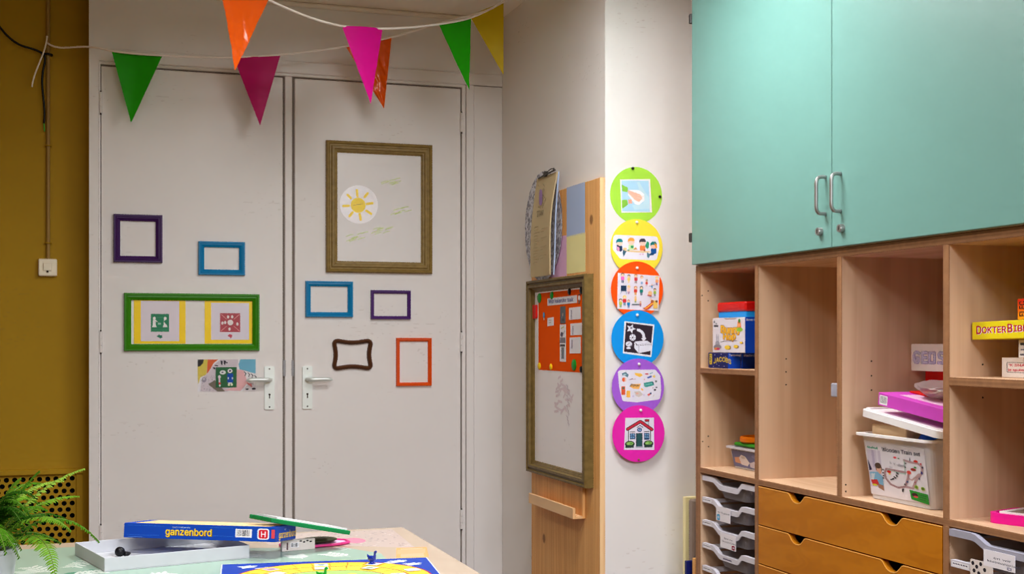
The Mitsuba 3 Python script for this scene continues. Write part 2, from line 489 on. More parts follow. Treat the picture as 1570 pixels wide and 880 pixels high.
part(t, 'pipe', cyl([-.182, WY - .012, 1.605], [-.182, WY - .012, CEIL - .002], .0085, 14), 'conduit_paint', smooth=30)
for z in (1.679, 2.108):
    part(t, 'clip', cat([tube([[-.182 + .013 * math.cos(a), WY - .012 - .012 * math.sin(a), z] for a in np.linspace(0, np.pi, 9)], .003, 6),
                         box(-.203, -.167, WY - .005, WY, z - .006, z + .006), cyl([-.171, WY - .012, z], [-.171, WY - .003, z], .004, 8)]), 'yellow_paint')
t = thing('light_switch', 'square ivory surface mounted light switch under the conduit on the yellow wall', 'light switch')
part(t, 'housing', box(-.222, -.145, WY - .03, WY, 1.533, 1.609, .004), 'ivory_plastic')
part(t, 'rocker', box(-.203, -.165, WY - .036, WY - .029, 1.555, 1.592, .003), 'ivory_plastic')
part(t, 'indicator', box(-.188, -.180, WY - .0375, WY - .034, 1.549, 1.556), 'dark_gap')
cable = spline([[-.62, 5.93, 2.80], [-.38, 5.965, 2.612], [-.29, 5.97, 2.537], [-.21, 5.972, 2.512], [-.201, 5.973, 2.505], [-.200, 5.975, 2.45], [-.202, 5.977, 2.32], [-.1995, 5.984, 2.205]], 90)
t = thing('cable', 'black cable swagged across the yellow wall and tied down along the conduit', 'cable')
part(t, 'cord', tube(cable, .0048, 7), 'c_black', smooth=True)
part(t, 'bare_end', tube([[-.1995, 5.984, 2.206], [-.1985, 5.985, 2.19], [-.197, 5.986, 2.17]], .0028, 6), 'c_lime', label='green yellow bare end')
part(t, 'cable_tie', tube([[-.186 + .020 * math.cos(a), WY - .012 - .020 * math.sin(a), 2.508] for a in np.linspace(-.6, np.pi + .6, 14)], .005, 6), 'c_black', smooth=True)

# ------------------------------------------------------------------ bunting
def flag(parent, pl, pr, tip, mat, seed, label, bulge=.012, crease=0.0):
    n = 32 if crease else 14
    pl, pr, tip = (np.array(q, float) for q in (pl, pr, tip))
    nor = np.cross(pr - pl, tip - pl)
    nor /= np.linalg.norm(nor)
    v, idx = [], {}
    for i in range(n + 1):
        for j in range(n + 1 - i):
            a, b = i / n, j / n
            q = pl * (1 - a - b) + pr * b + tip * a
            d = bulge * math.sin(np.pi * min(1, b / max(1e-6, 1 - a) if a < 1 else 0)) * (1 - a) * (1 if seed % 2 else -1)
            d += .010 * (meshkit.fbm(np.array([a * 6 + seed, b * 3.0, seed * .7]), 2) - .5) * (.3 + a)
            if crease:
                d += crease * (meshkit.fbm(np.array([a * 9 + seed, b * 16.0 + 3 * a, seed * .3]), 3) - .5) * (.25 + a)
            idx[i, j] = len(v)
            v.append(q + nor * d)
    f = []
    for i in range(n):
        for j in range(n - i):
            f.append([idx[i, j], idx[i, j + 1], idx[i + 1, j]])
            if j < n - i - 1:
                f.append([idx[i, j + 1], idx[i + 1, j + 1], idx[i + 1, j]])
    part(parent, 'flag', trimesh.Trimesh(v, f, process=False), mat, smooth=True, label=label)


g1 = thing('bunting_garland', 'front bunting garland on a white tape, with glossy orange, pink and green flags', 'bunting')
part(g1, 'tape', tube(spline([[-.3, 3.9, 2.78], [.22, 4.35, 2.585], [.619, 4.75, 2.503], [.774, 4.85, 2.48], [.928, 4.95, 2.478], [1.117, 5.04, 2.503], [1.274, 5.12, 2.541], [1.381, 5.18, 2.574], [1.55, 5.28, 2.639], [1.736, 5.40, 2.752], [1.80, 5.44, 2.79]], 80), .0048, 7), 'cord_white', smooth=True)
flag(g1, [.422, 4.55, 2.50], [.615, 4.72, 2.498], [.485, 4.62, 2.209], 'flag_orange', 1, 'glossy orange triangle flag', .012, .014)
flag(g1, [.928, 4.95, 2.478], [1.110, 5.04, 2.503], [1.054, 5.0, 2.190], 'flag_pink', 2, 'hot pink triangle flag')
flag(g1, [1.381, 5.18, 2.574], [1.55, 5.28, 2.639], [1.532, 5.24, 2.319], 'flag_green', 3, 'green triangle flag', .004)
g2 = thing('bunting_garland', 'rear bunting garland close to the closet, with green, magenta, orange and yellow flags', 'bunting')
part(g2, 'tape', tube(spline([[-.186, 5.968, 2.556], [-.178, 5.96, 2.549], [-.015, 5.815, 2.518], [.081, 5.74, 2.491], [.289, 5.70, 2.477], [.586, 5.66, 2.481], [.786, 5.64, 2.502], [1.071, 5.62, 2.555], [1.283, 5.58, 2.606], [1.493, 5.52, 2.672], [1.597, 5.46, 2.695], [1.738, 5.435, 2.757], [1.762, 5.46, 2.79]], 80), .0044, 7), 'cord_white', smooth=True)
part(g2, 'loose_end', tube(spline([[-.186, 5.962, 2.585], [-.190, 5.958, 2.55], [-.215, 5.957, 2.47], [-.248, 5.957, 2.357]], 16), .0038, 7), 'cord_white', smooth=True, label='loose end of white tape hanging from the conduit')
flag(g2, [.081, 5.74, 2.491], [.289, 5.70, 2.477], [.161, 5.73, 2.185], 'flag_green', 5, 'green triangle flag')
flag(g2, [.586, 5.66, 2.481], [.786, 5.64, 2.502], [.700, 5.66, 2.190], 'flag_magenta', 6, 'dark magenta triangle flag', .006)
flag(g2, [1.071, 5.62, 2.555], [1.270, 5.58, 2.600], [1.242, 5.61, 2.287], 'flag_redorange', 7, 'crumpled red orange triangle flag', .02, .022)
flag(g2, [1.597, 5.46, 2.695], [1.742, 5.42, 2.758], [1.742, 5.42, 2.432], 'flag_yellow', 8, 'yellow triangle flag', .004)

# ------------------------------------------------------------------ frames on the closet doors
DM = lambda x, z, rot=0.0: M([x, DY, z], [math.cos(rot), 0, math.sin(rot)], [-math.sin(rot), 0, math.cos(rot)])
def frame(x0, z0, x1, z1, w, d, mat, label, rot=0.0):
    prof = [(0, 0), (0, .75 * d), (.08 * w, d), (.3 * w, d), (.38 * w, .85 * d), (.6 * w, .9 * d), (.72 * w, .72 * d), (.9 * w, .62 * d), (w, .5 * d), (w, 0)]
    t = thing('picture_frame', label, 'picture frame')
    part(t, 'moulding', moulding(x1 - x0, z1 - z0, prof, DM(x0, z0, rot)), mat)
    return t


frame(.090, 1.592, .296, 1.802, .028, .022, 'frame_purple', 'empty dark purple square frame, highest on the left closet door')
frame(.451, 1.542, .655, 1.692, .025, .02, 'frame_blue', 'small empty blue frame on the left door, above the green frame')
frame(.134, 1.204, .719, 1.458, .030, .022, 'frame_green', 'wide green frame around two yellow activity cards')
frame(.928, 1.357, 1.146, 1.522, .023, .02, 'frame_blue', 'empty blue frame just below the large gold frame')
frame(1.231, 1.349, 1.420, 1.484, .015, .018, 'frame_violet', 'small thin empty purple frame on the right door under the gold frame')
t = frame(1.352, 1.037, 1.521, 1.262, .016, .018, 'frame_orange', 'upright empty orange frame, lowest on the right door')
t = thing('picture_frame', 'large gold olive frame around a white panel with a sun sticker', 'picture frame')
w = .052
prof = [(0, 0), (0, .018), (.004, .024), (.012, .026), (.016, .021), (.022, .021), (.026, .027), (.036, .027), (.040, .019), (.046, .018), (.049, .012), (.052, .011), (.052, 0)]
part(t, 'moulding', moulding(.501, .605, prof, DM(1.022, 1.564)), 'gold_olive')
bp = part(t, 'backing_panel', box(1.072, 1.474, DY - .0025, DY - .0004, 1.614, 2.119), 'panel_white', label='white panel with faint green marker scribbles')
rnd = random.Random(5)
for (sx, sy, sw, sh) in ((599, 276, 22, 9), (614, 320, 22, 9), (586, 352, 26, 9), (547, 364, 24, 10)):
    A = Art(M([0, DY, 0], [1, 0, 0], [0, 0, 1]), (499.5, 215.5, 661.5, 420), (1.022, 2.169, 1.523, 1.564), .0029)
    for k in range(9):
        a = rnd.uniform(-.5, .5)
        px, py = sx + a * sw, sy + rnd.uniform(-.5, .5) * sh - a * 5
        A.l([(px - 5, py + 1.8), (px, py - .5), (px + 5, py - 1.5)], .9, (200, 222, 140))
    A.done(bp, 'marker_scribble')
# brown wavy frame
w_, h_ = .195, .150
path = []
for (a, b) in (((0, 0), (1, 0)), ((1, 0), (1, 1)), ((1, 1), (0, 1)), ((0, 1), (0, 0))):
    for tt in np.linspace(0, 1, 24, endpoint=False):
        p = np.array(a) * (1 - tt) + np.array(b) * tt
        inward = np.array([-(b[1] - a[1]), b[0] - a[0]])
        path.append(p * [w_, h_] + inward * .010 * math.sin(np.pi * tt) ** 2)
pp = Polygon(path).buffer(-.024).buffer(.024, quad_segs=8)
pc = np.array([pp.exterior.interpolate(s, normalized=True).coords[0] for s in np.linspace(0, 1, 100, endpoint=False)])
if Polygon(pc).exterior.is_ccw is False:
    pc = pc[::-1]
t = thing('picture_frame', 'small dark brown frame with wavy rounded outline, beside the right door handle', 'picture frame')
part(t, 'moulding', loop_moulding(pc, [(0, 0), (0, .010), (.004, .017), (.010, .020), (.015, .017), (.019, .010), (.020, 0)], DM(1.048, 1.110)), 'frame_brown', smooth=40)

# sun sticker
t = thing('sun_sticker', 'round white sticker with a yellow sun inside the gold frame', 'sticker')
sm = M([1.176, DY, 1.880], [1, 0, 0], [0, 0, 1])
bsdf('panel_white', (.745, .725, .72), 0.3, 0.4)
bsdf('sticker_white', S(250, 250, 255), 0.15, 0.5)
part(t, 'disc', extr(affinity.scale(Point(0, 0).buffer(.0895, quad_segs=16), 1.0, .99), .0012, sm, .0026), 'sticker_white')
A = Art(sm, (-95, -95, 95, 95), (-.0895, .0895, .0895, -.0895), .0042)
A.e(-4, 4, 37, 37, (255, 224, 40))
for ang, r0, r1 in ((95, 44, 74), (52, 52, 76), (10, 44, 72), (-32, 48, 76), (-80, 44, 72), (-128, 46, 70), (-175, 46, 74), (137, 50, 72)):
    ca, sa = math.cos(math.radians(ang)), -math.sin(math.radians(ang))
    A.l([(-4 + r0 * ca, 4 + r0 * sa), (-4 + r1 * ca, 4 + r1 * sa)], 12, (255, 222, 48))
A.l([(-28, 4), (-6, 1), (20, -3)], 2.2, (150, 120, 60))
A.done(t, mat='print_gloss')

# two activity cards in the green frame; drawing frame = close view of the frame
def card(src, dst, label):
    t = thing('activity_card', label, 'activity card')
    m = M([0, DY, 0], [1, 0, 0], [0, 0, 1])
    x0, z1, x1, z0 = dst
    part(t, 'sheet', box(x0, x1, DY - .0016, DY - .0004, z0, z1), 'c_yellow')
    return t, Art(m, src, dst, .0022)


t, A = card((135, 108, 722, 628), (.176, 1.437, .396, 1.236), 'yellow bordered card with a green square, in the left half of the green frame')
A.r(135, 108, 722, 628, (250, 214, 4)).r(212, 140, 650, 600, (222, 214, 224)).r(326, 288, 532, 492, (12, 124, 84))
for cx_, fl in ((365, 1), (488, -1)):
    A.e(cx_, 338, 17, 17, (235, 235, 235)).p([(cx_ - 16, 355), (cx_ + 16, 355), (cx_ + 42 * fl, 380), (cx_ + 14 * fl, 378), (cx_ + 18, 415), (cx_ + 28, 440), (cx_ - 28, 440), (cx_ - 18, 415)], (235, 235, 235))
A.r(405, 388, 440, 410, (150, 200, 180)).l([(395, 330), (460, 328)], 6, (60, 150, 110)).l([(340, 470), (510, 474)], 6, (60, 150, 110))
A.p([(390, 545), (425, 520), (425, 532), (455, 532), (455, 560), (430, 570), (425, 562)], (10, 110, 84))
A.done(t, mat='print_gloss')
t, A = card((907, 118, 1447, 632), (.479, 1.433, .691, 1.236), 'yellow bordered card with a red square, in the right half of the green frame')
A.r(907, 118, 1447, 632, (250, 214, 4)).r(978, 155, 1405, 588, (220, 214, 226)).r(1078, 276, 1304, 496, (170, 62, 74))
for q in ((1090, 290, 1150, 345), (1295, 290, 1235, 345), (1090, 485, 1150, 430), (1295, 485, 1235, 430)):
    A.l([(q[0], q[1]), (q[2], q[3])], 7, (215, 150, 150))
A.e(1193, 385, 33, 33, (226, 216, 216))
for q in ((1168, 320), (1214, 318), (1104, 392), (1135, 385), (1272, 402), (1184, 462)):
    A.e(q[0], q[1], 13, 20, (226, 214, 214))
A.p([(1160, 540), (1185, 522), (1215, 530), (1212, 555), (1195, 572), (1188, 556)], (190, 70, 90))
A.done(t, mat='print_gloss')

# collage sheet with a green sticker
m = M([0, DY, 0], [1, 0, 0], [0, 0, 1])
t = thing('collage_sheet', 'patterned colourful collage sheet taped beside the left door handle', 'poster')
part(t, 'sheet', box(.449, .703, DY - .0012, DY - .0003, 1.022, 1.165), 'white_card')
A = Art(m, (25, 95, 805, 515), (.449, 1.165, .703, 1.022), .0017)
A.p([(25, 95), (160, 95), (140, 290), (60, 330), (30, 420), (25, 300)], (214, 196, 84)).p([(25, 95), (105, 95), (95, 140), (60, 180), (25, 190)], (46, 44, 44))
A.p([(158, 95), (300, 95), (240, 140), (205, 200), (175, 280), (145, 275)], (214, 98, 56)).p([(145, 290), (220, 180), (330, 95), (570, 95), (560, 240), (420, 520), (60, 515), (80, 330)], (206, 196, 204))
rnd = random.Random(2)
for k in range(60):
    A.e(rnd.uniform(60, 300), rnd.uniform(300, 505), 4, 4, (120, 115, 130))
for q in ((330, 110, 360, 170), (370, 105, 400, 170), (395, 125, 425, 150), (245, 165, 300, 185), (225, 195, 262, 225)):
    A.p([(q[0], q[1]), (q[2], q[1] + 8), (q[2] - 8, q[3]), (q[0] + 10, q[3] - 8)], (40, 38, 50))
A.p([(600, 95), (805, 95), (805, 290), (690, 250), (590, 225), (575, 160)], (110, 176, 204)).p([(545, 225), (640, 240), (720, 380), (600, 510), (370, 500), (520, 460)], (228, 178, 180))
A.p([(640, 240), (805, 285), (805, 440), (690, 380)], (224, 220, 222))
for q in ((650, 260), (700, 275), (745, 290), (790, 310)):
    A.l([(q[0], q[1]), (q[0] + 25, q[1] + 20), (q[0] + 10, q[1] + 50)], 10, (50, 48, 56))
A.p([(690, 440), (805, 440), (805, 515), (640, 515)], (222, 218, 222)).e(690, 490, 22, 10, (50, 50, 58)).e(780, 485, 28, 14, (44, 44, 52)).p([(690, 400), (750, 420), (760, 470), (690, 420)], (206, 120, 120))
A.p([(165, 420), (250, 365), (390, 515), (290, 515)], (112, 104, 92)).e(110, 360, 30, 34, (150, 144, 160)).e(105, 350, 14, 14, (200, 196, 206))
A.done(t)
t = thing('play_sticker', 'dark green square sticker with two figures stuck on the collage sheet', 'sticker')
part(t, 'sheet', box(.5275, .6185, DY - .0062, DY - .0040, 1.040, 1.130), 'c_green')
A = Art(m, (265, 200, 545, 465), (.5275, 1.130, .6185, 1.040), .0066)
A.r(265, 200, 545, 465, (42, 100, 62)).e(358, 268, 42, 28, (222, 226, 226)).e(354, 266, 14, 10, (90, 90, 110)).e(312, 325, 20, 22, (216, 206, 214)).r(300, 340, 325, 400, (214, 190, 206))
A.r(300, 400, 332, 424, (196, 60, 60)).e(318, 440, 12, 16, (230, 230, 236)).r(418, 282, 498, 402, (20, 74, 168), 12).e(456, 248, 34, 28, (226, 222, 228)).e(456, 248, 14, 12, (60, 60, 80))
A.e(432, 345, 9, 16, (214, 218, 226)).e(488, 345, 9, 16, (214, 218, 226)).r(430, 402, 485, 416, (224, 226, 230)).e(442, 430, 15, 17, (226, 230, 200)).e(480, 430, 15, 17, (226, 230, 200))
A.done(t)

# ------------------------------------------------------------------ six activity discs on the column's front face
CU, CV = (lambda px: 2.0015 + (px - 975) / 366), (lambda py: EYE - (py - 522) / 397)
CM = M([0, CY, 0], [1, 0, 0], [0, 0, 1])
def disc(i, zc, colour, label, pins):
    t = thing('activity_disc', label, 'wall disc')
    part(t, 'disc', extr(affinity.translate(Point(0, 0).buffer(.1092, quad_segs=20), 2.0015, zc), .0012, CM, .0005 + .0045 * i), 'disc_' + colour)
    for (px, py, mat, r) in pins:
        u, v = CU(px), CV(py)
        part(t, 'push_pin', cat([ball(at(CM, u, v, .006 + .0045 * i), r, 2, (1, 1, 1)), cyl(at(CM, u, v, .0017 + .0045 * i), at(CM, u, v, .006 + .0045 * i), r * .5, 8)]), mat, smooth=True)
    return t


def sheet_art(t, i, crop, k, outline, col, mat='print_gloss'):
    """The laminated picture on a disc; outline and drawing are in the close view of crop (x, y), k pixels to one of the photograph."""
    n = .0005 + .0045 * i + .0013
    A = Art(CM, (0, 0, 100 * k, 100 * k), (CU(crop[0]), CV(crop[1]), CU(crop[0] + 100), CV(crop[1] + 100)), n + .0008)
    g = Polygon([(x * A.sx + A.ox, y * A.sy + A.oy) for x, y in outline])
    part(t, 'picture_card', extr(g, .0007, CM, n), 'white_card')
    A.add(Polygon(outline).buffer(-2), col)
    return A


def rounded(pts, r):
    return list(Polygon(pts).buffer(-r).buffer(r, quad_segs=5).exterior.coords)


t = disc(0, 1.812, 'lime', 'lime green disc with a blue hand washing picture, topmost on the column', [(969, 258, 'c_black', .0055), (1011, 300, 'c_black', .0055)])
A = sheet_art(t, 0, (925, 250), 9.26, [(232, 238), (660, 215), (688, 690), (250, 710)], (236, 228, 232))
A.p([(250, 250), (640, 240), (660, 682), (262, 690)], (172, 214, 238)).p([(470, 270), (500, 260), (640, 480), (655, 640), (440, 660), (400, 600), (560, 560)], (190, 222, 236))
A.p([(252, 310), (345, 350), (335, 415), (262, 405)], (136, 200, 72)).p([(255, 530), (330, 520), (345, 590), (270, 650), (258, 640)], (136, 200, 72))
A.p([(370, 380), (500, 380), (575, 430), (580, 520), (500, 590), (430, 560), (340, 450)], (240, 240, 244)).p([(340, 385), (400, 400), (520, 440), (550, 490), (500, 550), (440, 520), (345, 425)], (244, 186, 164))
A.p([(345, 520), (395, 515), (405, 570), (350, 580)], (238, 168, 146)).l([(480, 450), (560, 470)], 8, (250, 205, 190)).l([(470, 480), (545, 510)], 8, (250, 205, 190)).l([(440, 570), (480, 580)], 16, (248, 250, 252))
A.done(t)
t = disc(1, 1.610, 'yellow', 'yellow disc with a picture of four children around a table', [(974.5, 340.5, 'white_plastic', .006)])
A = sheet_art(t, 1, (925, 335), 11.73, rounded([(165, 300), (960, 310), (1000, 480), (950, 745), (290, 735), (150, 560)], 60), (232, 230, 242))
for x, y, hair, skin, shirt in ((275, 445, (26, 128, 138), (250, 214, 196), (30, 60, 100)), (485, 420, (240, 158, 66), (248, 206, 186), (200, 230, 170)), (690, 430, (66, 60, 68), (246, 206, 192), (236, 130, 70)), (890, 480, (20, 116, 118), (246, 190, 170), (20, 80, 150))):
    A.r(x - 50, y + 50, x + 50, y + 145, shirt, 20).e(x, y, 58, 56, skin).p([(x - 62, y + 5), (x - 58, y - 45), (x - 20, y - 75), (x + 35, y - 72), (x + 62, y - 30), (x + 50, y - 12), (x - 30, y - 15)], hair)
A.p([(735, 490), (770, 400), (810, 430), (800, 520), (770, 545)], (50, 150, 110)).p([(900, 430), (950, 460), (955, 520), (930, 530)], (240, 156, 50)).e(500, 510, 26, 24, (34, 140, 90))
A.p([(340, 560), (400, 590), (370, 650), (345, 690), (330, 620)], (60, 96, 118)).p([(770, 600), (830, 640), (800, 710), (770, 680)], (90, 130, 150)).p([(820, 620), (905, 610), (890, 650), (820, 660)], (24, 70, 120))
A.p([(340, 575), (520, 575), (800, 580), (860, 600), (700, 612), (440, 602)], (226, 196, 150)).p([(520, 560), (560, 515), (600, 555)], (206, 136, 66)).e(372, 550, 34, 22, (232, 200, 140)).e(725, 570, 12, 16, (120, 40, 60)).e(435, 572, 20, 12, (70, 150, 120))
A.p([(225, 510), (275, 520), (275, 600), (235, 590)], (238, 160, 200)).l([(235, 490), (290, 530), (295, 590)], 22, (44, 50, 84)).e(645, 640, 14, 12, (230, 170, 210)).e(695, 640, 14, 12, (230, 170, 210))
A.done(t)
t = disc(2, 1.446, 'orange', 'orange red disc with a sheet of many small playing children', [(974.3, 411, 'white_plastic', .006)])
A = sheet_art(t, 2, (925, 400), 10.35, [(208, 195), (875, 232), (855, 790), (200, 765)], (224, 218, 232))
K = (48, 38, 34), (170, 100, 60), (236, 196, 90), (206, 120, 60)
for x, y, hh, hr, sh, lg in ((285, 345, 140, K[0], (236, 110, 190), (70, 80, 110)), (382, 345, 115, K[0], (230, 206, 110), (240, 200, 120)), (493, 350, 130, K[1], (206, 60, 70), (120, 80, 60)), (588, 362, 120, K[1], (236, 230, 236), (40, 130, 200)),
                            (665, 395, 95, K[0], (206, 70, 60), (180, 150, 150)), (830, 375, 125, K[2], (236, 160, 110), (130, 90, 140)), (750, 430, 60, K[3], (40, 140, 190), (40, 110, 170)), (380, 520, 120, K[2], (240, 200, 190), (160, 110, 150)),
                            (488, 535, 125, K[3], (210, 70, 60), (230, 160, 60)), (580, 535, 125, K[0], (20, 120, 110), (30, 60, 90)), (795, 550, 110, K[0], (150, 180, 80), (90, 90, 100)), (250, 730, 120, K[0], (190, 190, 80), (110, 160, 60)),
                            (312, 700, 140, K[2], (206, 50, 60), (90, 130, 160)), (375, 735, 110, K[1], (30, 130, 190), (40, 90, 150)), (485, 660, 90, K[2], (236, 190, 110), (120, 160, 80)), (565, 720, 75, K[1], (200, 130, 120), (140, 90, 140)), (735, 660, 60, K[3], (240, 210, 190), (50, 100, 190))):
    A.kid(x, y + .06 * hh, hh * 1.18, hr, sh, lg)
A.r(255, 395, 340, 478, (30, 54, 84)).l([(262, 480), (250, 520)], 8, (120, 150, 180)).l([(332, 480), (345, 520)], 8, (120, 150, 180)).e(718, 510, 34, 36, (236, 190, 140)).l([(680, 540), (740, 555)], 14, (190, 70, 60)).l([(700, 400), (800, 375)], 6, (130, 110, 150))
A.p([(600, 750), (640, 735), (740, 655), (790, 660), (700, 760), (655, 778)], (206, 50, 44)).p([(618, 752), (650, 742), (745, 668), (775, 672), (690, 752), (650, 770)], (244, 190, 60)).p([(630, 760), (665, 752), (755, 680), (765, 684), (685, 762), (650, 774)], (214, 70, 50)).r(768, 625, 838, 750, (236, 196, 100), 10).e(750, 640, 26, 22, (170, 100, 60)).e(820, 640, 18, 18, (120, 80, 60)).l([(430, 690), (540, 690)], 14, (80, 100, 110)).l([(700, 575), (800, 575)], 5, (120, 130, 160))
A.done(t)
t = disc(3, 1.2575, 'blue', 'bright blue disc with a black picture of toys going into a box', [(973.7, 483, 'white_plastic', .006)])
A = sheet_art(t, 3, (925, 475), 10.35, rounded([(305, 180), (785, 232), (735, 752), (280, 690)], 12), (222, 226, 238))
A.p([(332, 205), (757, 258), (715, 718), (300, 662)], (46, 34, 46))
wht, grey = (220, 222, 236), (110, 106, 124)
def star(cx, cy, r0, r1, n, ph=0.0):
    return [(cx + (r0 if k % 2 == 0 else r1) * math.cos(ph + k * math.pi / n), cy + (r0 if k % 2 == 0 else r1) * math.sin(ph + k * math.pi / n)) for k in range(2 * n)]
A.p(star(410, 300, 82, 36, 5, -1.2), wht).e(415, 290, 16, 16, grey).e(436, 438, 52, 54, wht).e(436, 438, 12, 12, (46, 34, 46))
for k in range(6):
    A.l([(436 + 26 * math.cos(k * 1.047), 438 + 26 * math.sin(k * 1.047)), (436 + 48 * math.cos(k * 1.047), 438 + 48 * math.sin(k * 1.047))], 7, (90, 84, 100))
A.e(375, 542, 52, 42, wht).l([(350, 560), (390, 520)], 7, grey).l([(400, 565), (430, 568)], 10, grey).e(370, 606, 38, 17, wht)
A.p([(500, 300), (545, 300), (600, 335), (630, 385), (634, 430), (655, 455), (608, 498), (566, 450), (592, 445), (585, 400), (560, 360), (505, 338)], wht)
A.p([(462, 510), (490, 498), (670, 490), (725, 530), (728, 650), (530, 690), (462, 610)], wht).l([(530, 690), (530, 570), (470, 520)], 6, grey).l([(530, 570), (726, 550)], 6, grey).l([(490, 540), (498, 565)], 10, (60, 50, 60)).l([(500, 560), (700, 530)], 4, grey)
A.done(t)
t = disc(4, 1.071, 'purple', 'purple disc with a picture sheet of scattered school things', [(975.7, 558.2, 'white_plastic', .006)])
A = sheet_art(t, 4, (925, 545), 10.35, rounded([(195, 245), (250, 225), (790, 225), (870, 320), (885, 560), (860, 700), (500, 742), (270, 720), (215, 500)], 36), (222, 220, 234))
A.p([(260, 280), (320, 260), (365, 305), (350, 345), (300, 315), (265, 312)], (88, 122, 140)).e(305, 300, 26, 14, (160, 190, 200)).p([(460, 275), (560, 285), (590, 315), (540, 342), (470, 312)], (240, 190, 84)).e(290, 380, 30, 34, (222, 98, 66)).r(302, 350, 326, 410, (226, 190, 170))
A.p([(630, 280), (680, 285), (675, 312), (625, 300)], (206, 100, 110)).p([(655, 345), (720, 318), (738, 345), (670, 368)], (80, 100, 170)).p([(740, 330), (780, 305), (790, 350), (760, 355)], (232, 200, 120)).l([(700, 290), (745, 275)], 12, (110, 160, 170))
A.p([(605, 435), (745, 412), (775, 470), (640, 505), (610, 490)], (60, 146, 140)).p([(735, 412), (765, 430), (755, 460)], (30, 70, 96)).l([(620, 470), (740, 445)], 9, (140, 210, 200)).p([(385, 490), (420, 450), (540, 450), (560, 440), (530, 530), (440, 525)], (238, 176, 96))
for k in range(6):
    A.l([(385 + 26 * k, 490 - (k % 2) * 8), (410 + 24 * k, 450 + 4 * k)], 11, (58, 54, 62))
A.r(250, 485, 310, 620, (216, 88, 56), 10).r(265, 500, 296, 530, (70, 110, 90)).r(330, 555, 390, 660, (240, 180, 80), 12).p([(560, 510), (600, 540), (590, 560), (560, 545)], (238, 180, 100)).p([(450, 570), (540, 560), (590, 620), (530, 660), (480, 640)], (206, 196, 190)).e(500, 600, 22, 14, (226, 170, 150))
A.p([(660, 620), (720, 585), (730, 605), (680, 645)], (216, 100, 96)).e(714, 602, 16, 14, (60, 80, 120)).e(800, 412, 18, 16, (110, 120, 120)).e(782, 548, 18, 14, (48, 46, 54)).e(806, 508, 16, 9, (80, 84, 96)).e(748, 516, 12, 10, (190, 170, 180)).l([(370, 380), (470, 370)], 10, (190, 160, 170)).l([(390, 375), (425, 365)], 8, (100, 90, 110)).e(435, 645, 16, 14, (200, 190, 226)).e(615, 380, 10, 8, (226, 150, 150)).l([(765, 625), (755, 650)], 6, (180, 170, 140)).e(605, 625, 14, 12, (210, 196, 226))
A.done(t)
t = disc(5, .891, 'magenta', 'magenta disc with a picture of a house, lowest of the six on the column', [(977.5, 628.8, 'white_plastic', .006), (974.5, 704, 'gold_olive', .004)])
A = sheet_art(t, 5, (925, 620), 9.26, [(275, 185), (680, 190), (686, 650), (255, 635)], (222, 218, 234))
A.r(318, 330, 635, 600, (226, 222, 236)).l([(318, 350), (318, 510)], 9, (50, 60, 66)).l([(632, 370), (632, 505)], 9, (50, 60, 66)).r(560, 245, 602, 300, (206, 226, 240)).r(548, 210, 612, 246, (50, 40, 46)).r(556, 217, 604, 238, (196, 44, 60)).l([(600, 246), (600, 296)], 7, (46, 50, 56))
A.l([(305, 345), (485, 240), (650, 358)], 48, (50, 34, 42)).l([(305, 345), (485, 240), (650, 358)], 30, (196, 46, 66)).l([(440, 325), (480, 295), (520, 325)], 9, (60, 66, 76)).e(474, 358, 34, 32, (30, 70, 120)).e(474, 358, 20, 19, (180, 206, 236)).l([(474, 340), (474, 376)], 6, (30, 70, 120)).l([(456, 358), (492, 358)], 6, (30, 70, 120))
for x0 in (336, 538):
    A.r(x0, 405, x0 + 76, 500 if x0 > 400 else 488, (28, 60, 96))
    for a in (0, 1):
        for b in (0, 1):
            A.r(x0 + 9 + 32 * a, 414 + 36 * b, x0 + 34 + 32 * a, 440 + 36 * b, (110, 150, 190))
    A.l([(x0 + 4, 384), (x0 + 72, 384)], 11, (90, 90, 100))
A.r(424, 405, 514, 600, (34, 44, 52)).r(436, 414, 505, 592, (40, 84, 88)).r(420, 590, 520, 608, (150, 152, 170))
for x0 in (335, 600):
    A.e(x0, 556, 68, 46, (30, 40, 38)).e(x0, 548, 52, 26, (124, 176, 84)).r(x0 - 60, 570, x0 + 56, 608, (40, 62, 56))
    A.e(x0 - 20, 552, 18, 12, (150, 200, 110)).e(x0 + 20, 546, 16, 10, (90, 146, 70))
A.done(t)

# ------------------------------------------------------------------ the column's left face: pine board, frame, papers, ledge
PX = 1.85
t = thing('pine_board', 'tall pine board standing against the left face of the column', 'board')
part(t, 'board', box(PX, CX - .001, CY + .002, 5.35, 0, 1.875, .0015), 'pine')
part(t, 'front_lipping', box(PX, CX - .001, CY - .003, CY + .002, 0, 1.876), 'pine_light')
LM = lambda x: M([x, 0, 0], [0, -1, 0], [0, 0, 1])        # plane facing the room from the column's side: u = -y
def note(y0, y1, z0, z1, x, mat, label, name='paper_sheet', d=.0008, cat_='sheet of paper'):
    return solo(name, box(x - d, x - .0002, min(y0, y1), max(y0, y1), z0, z1), mat, label, cat_)


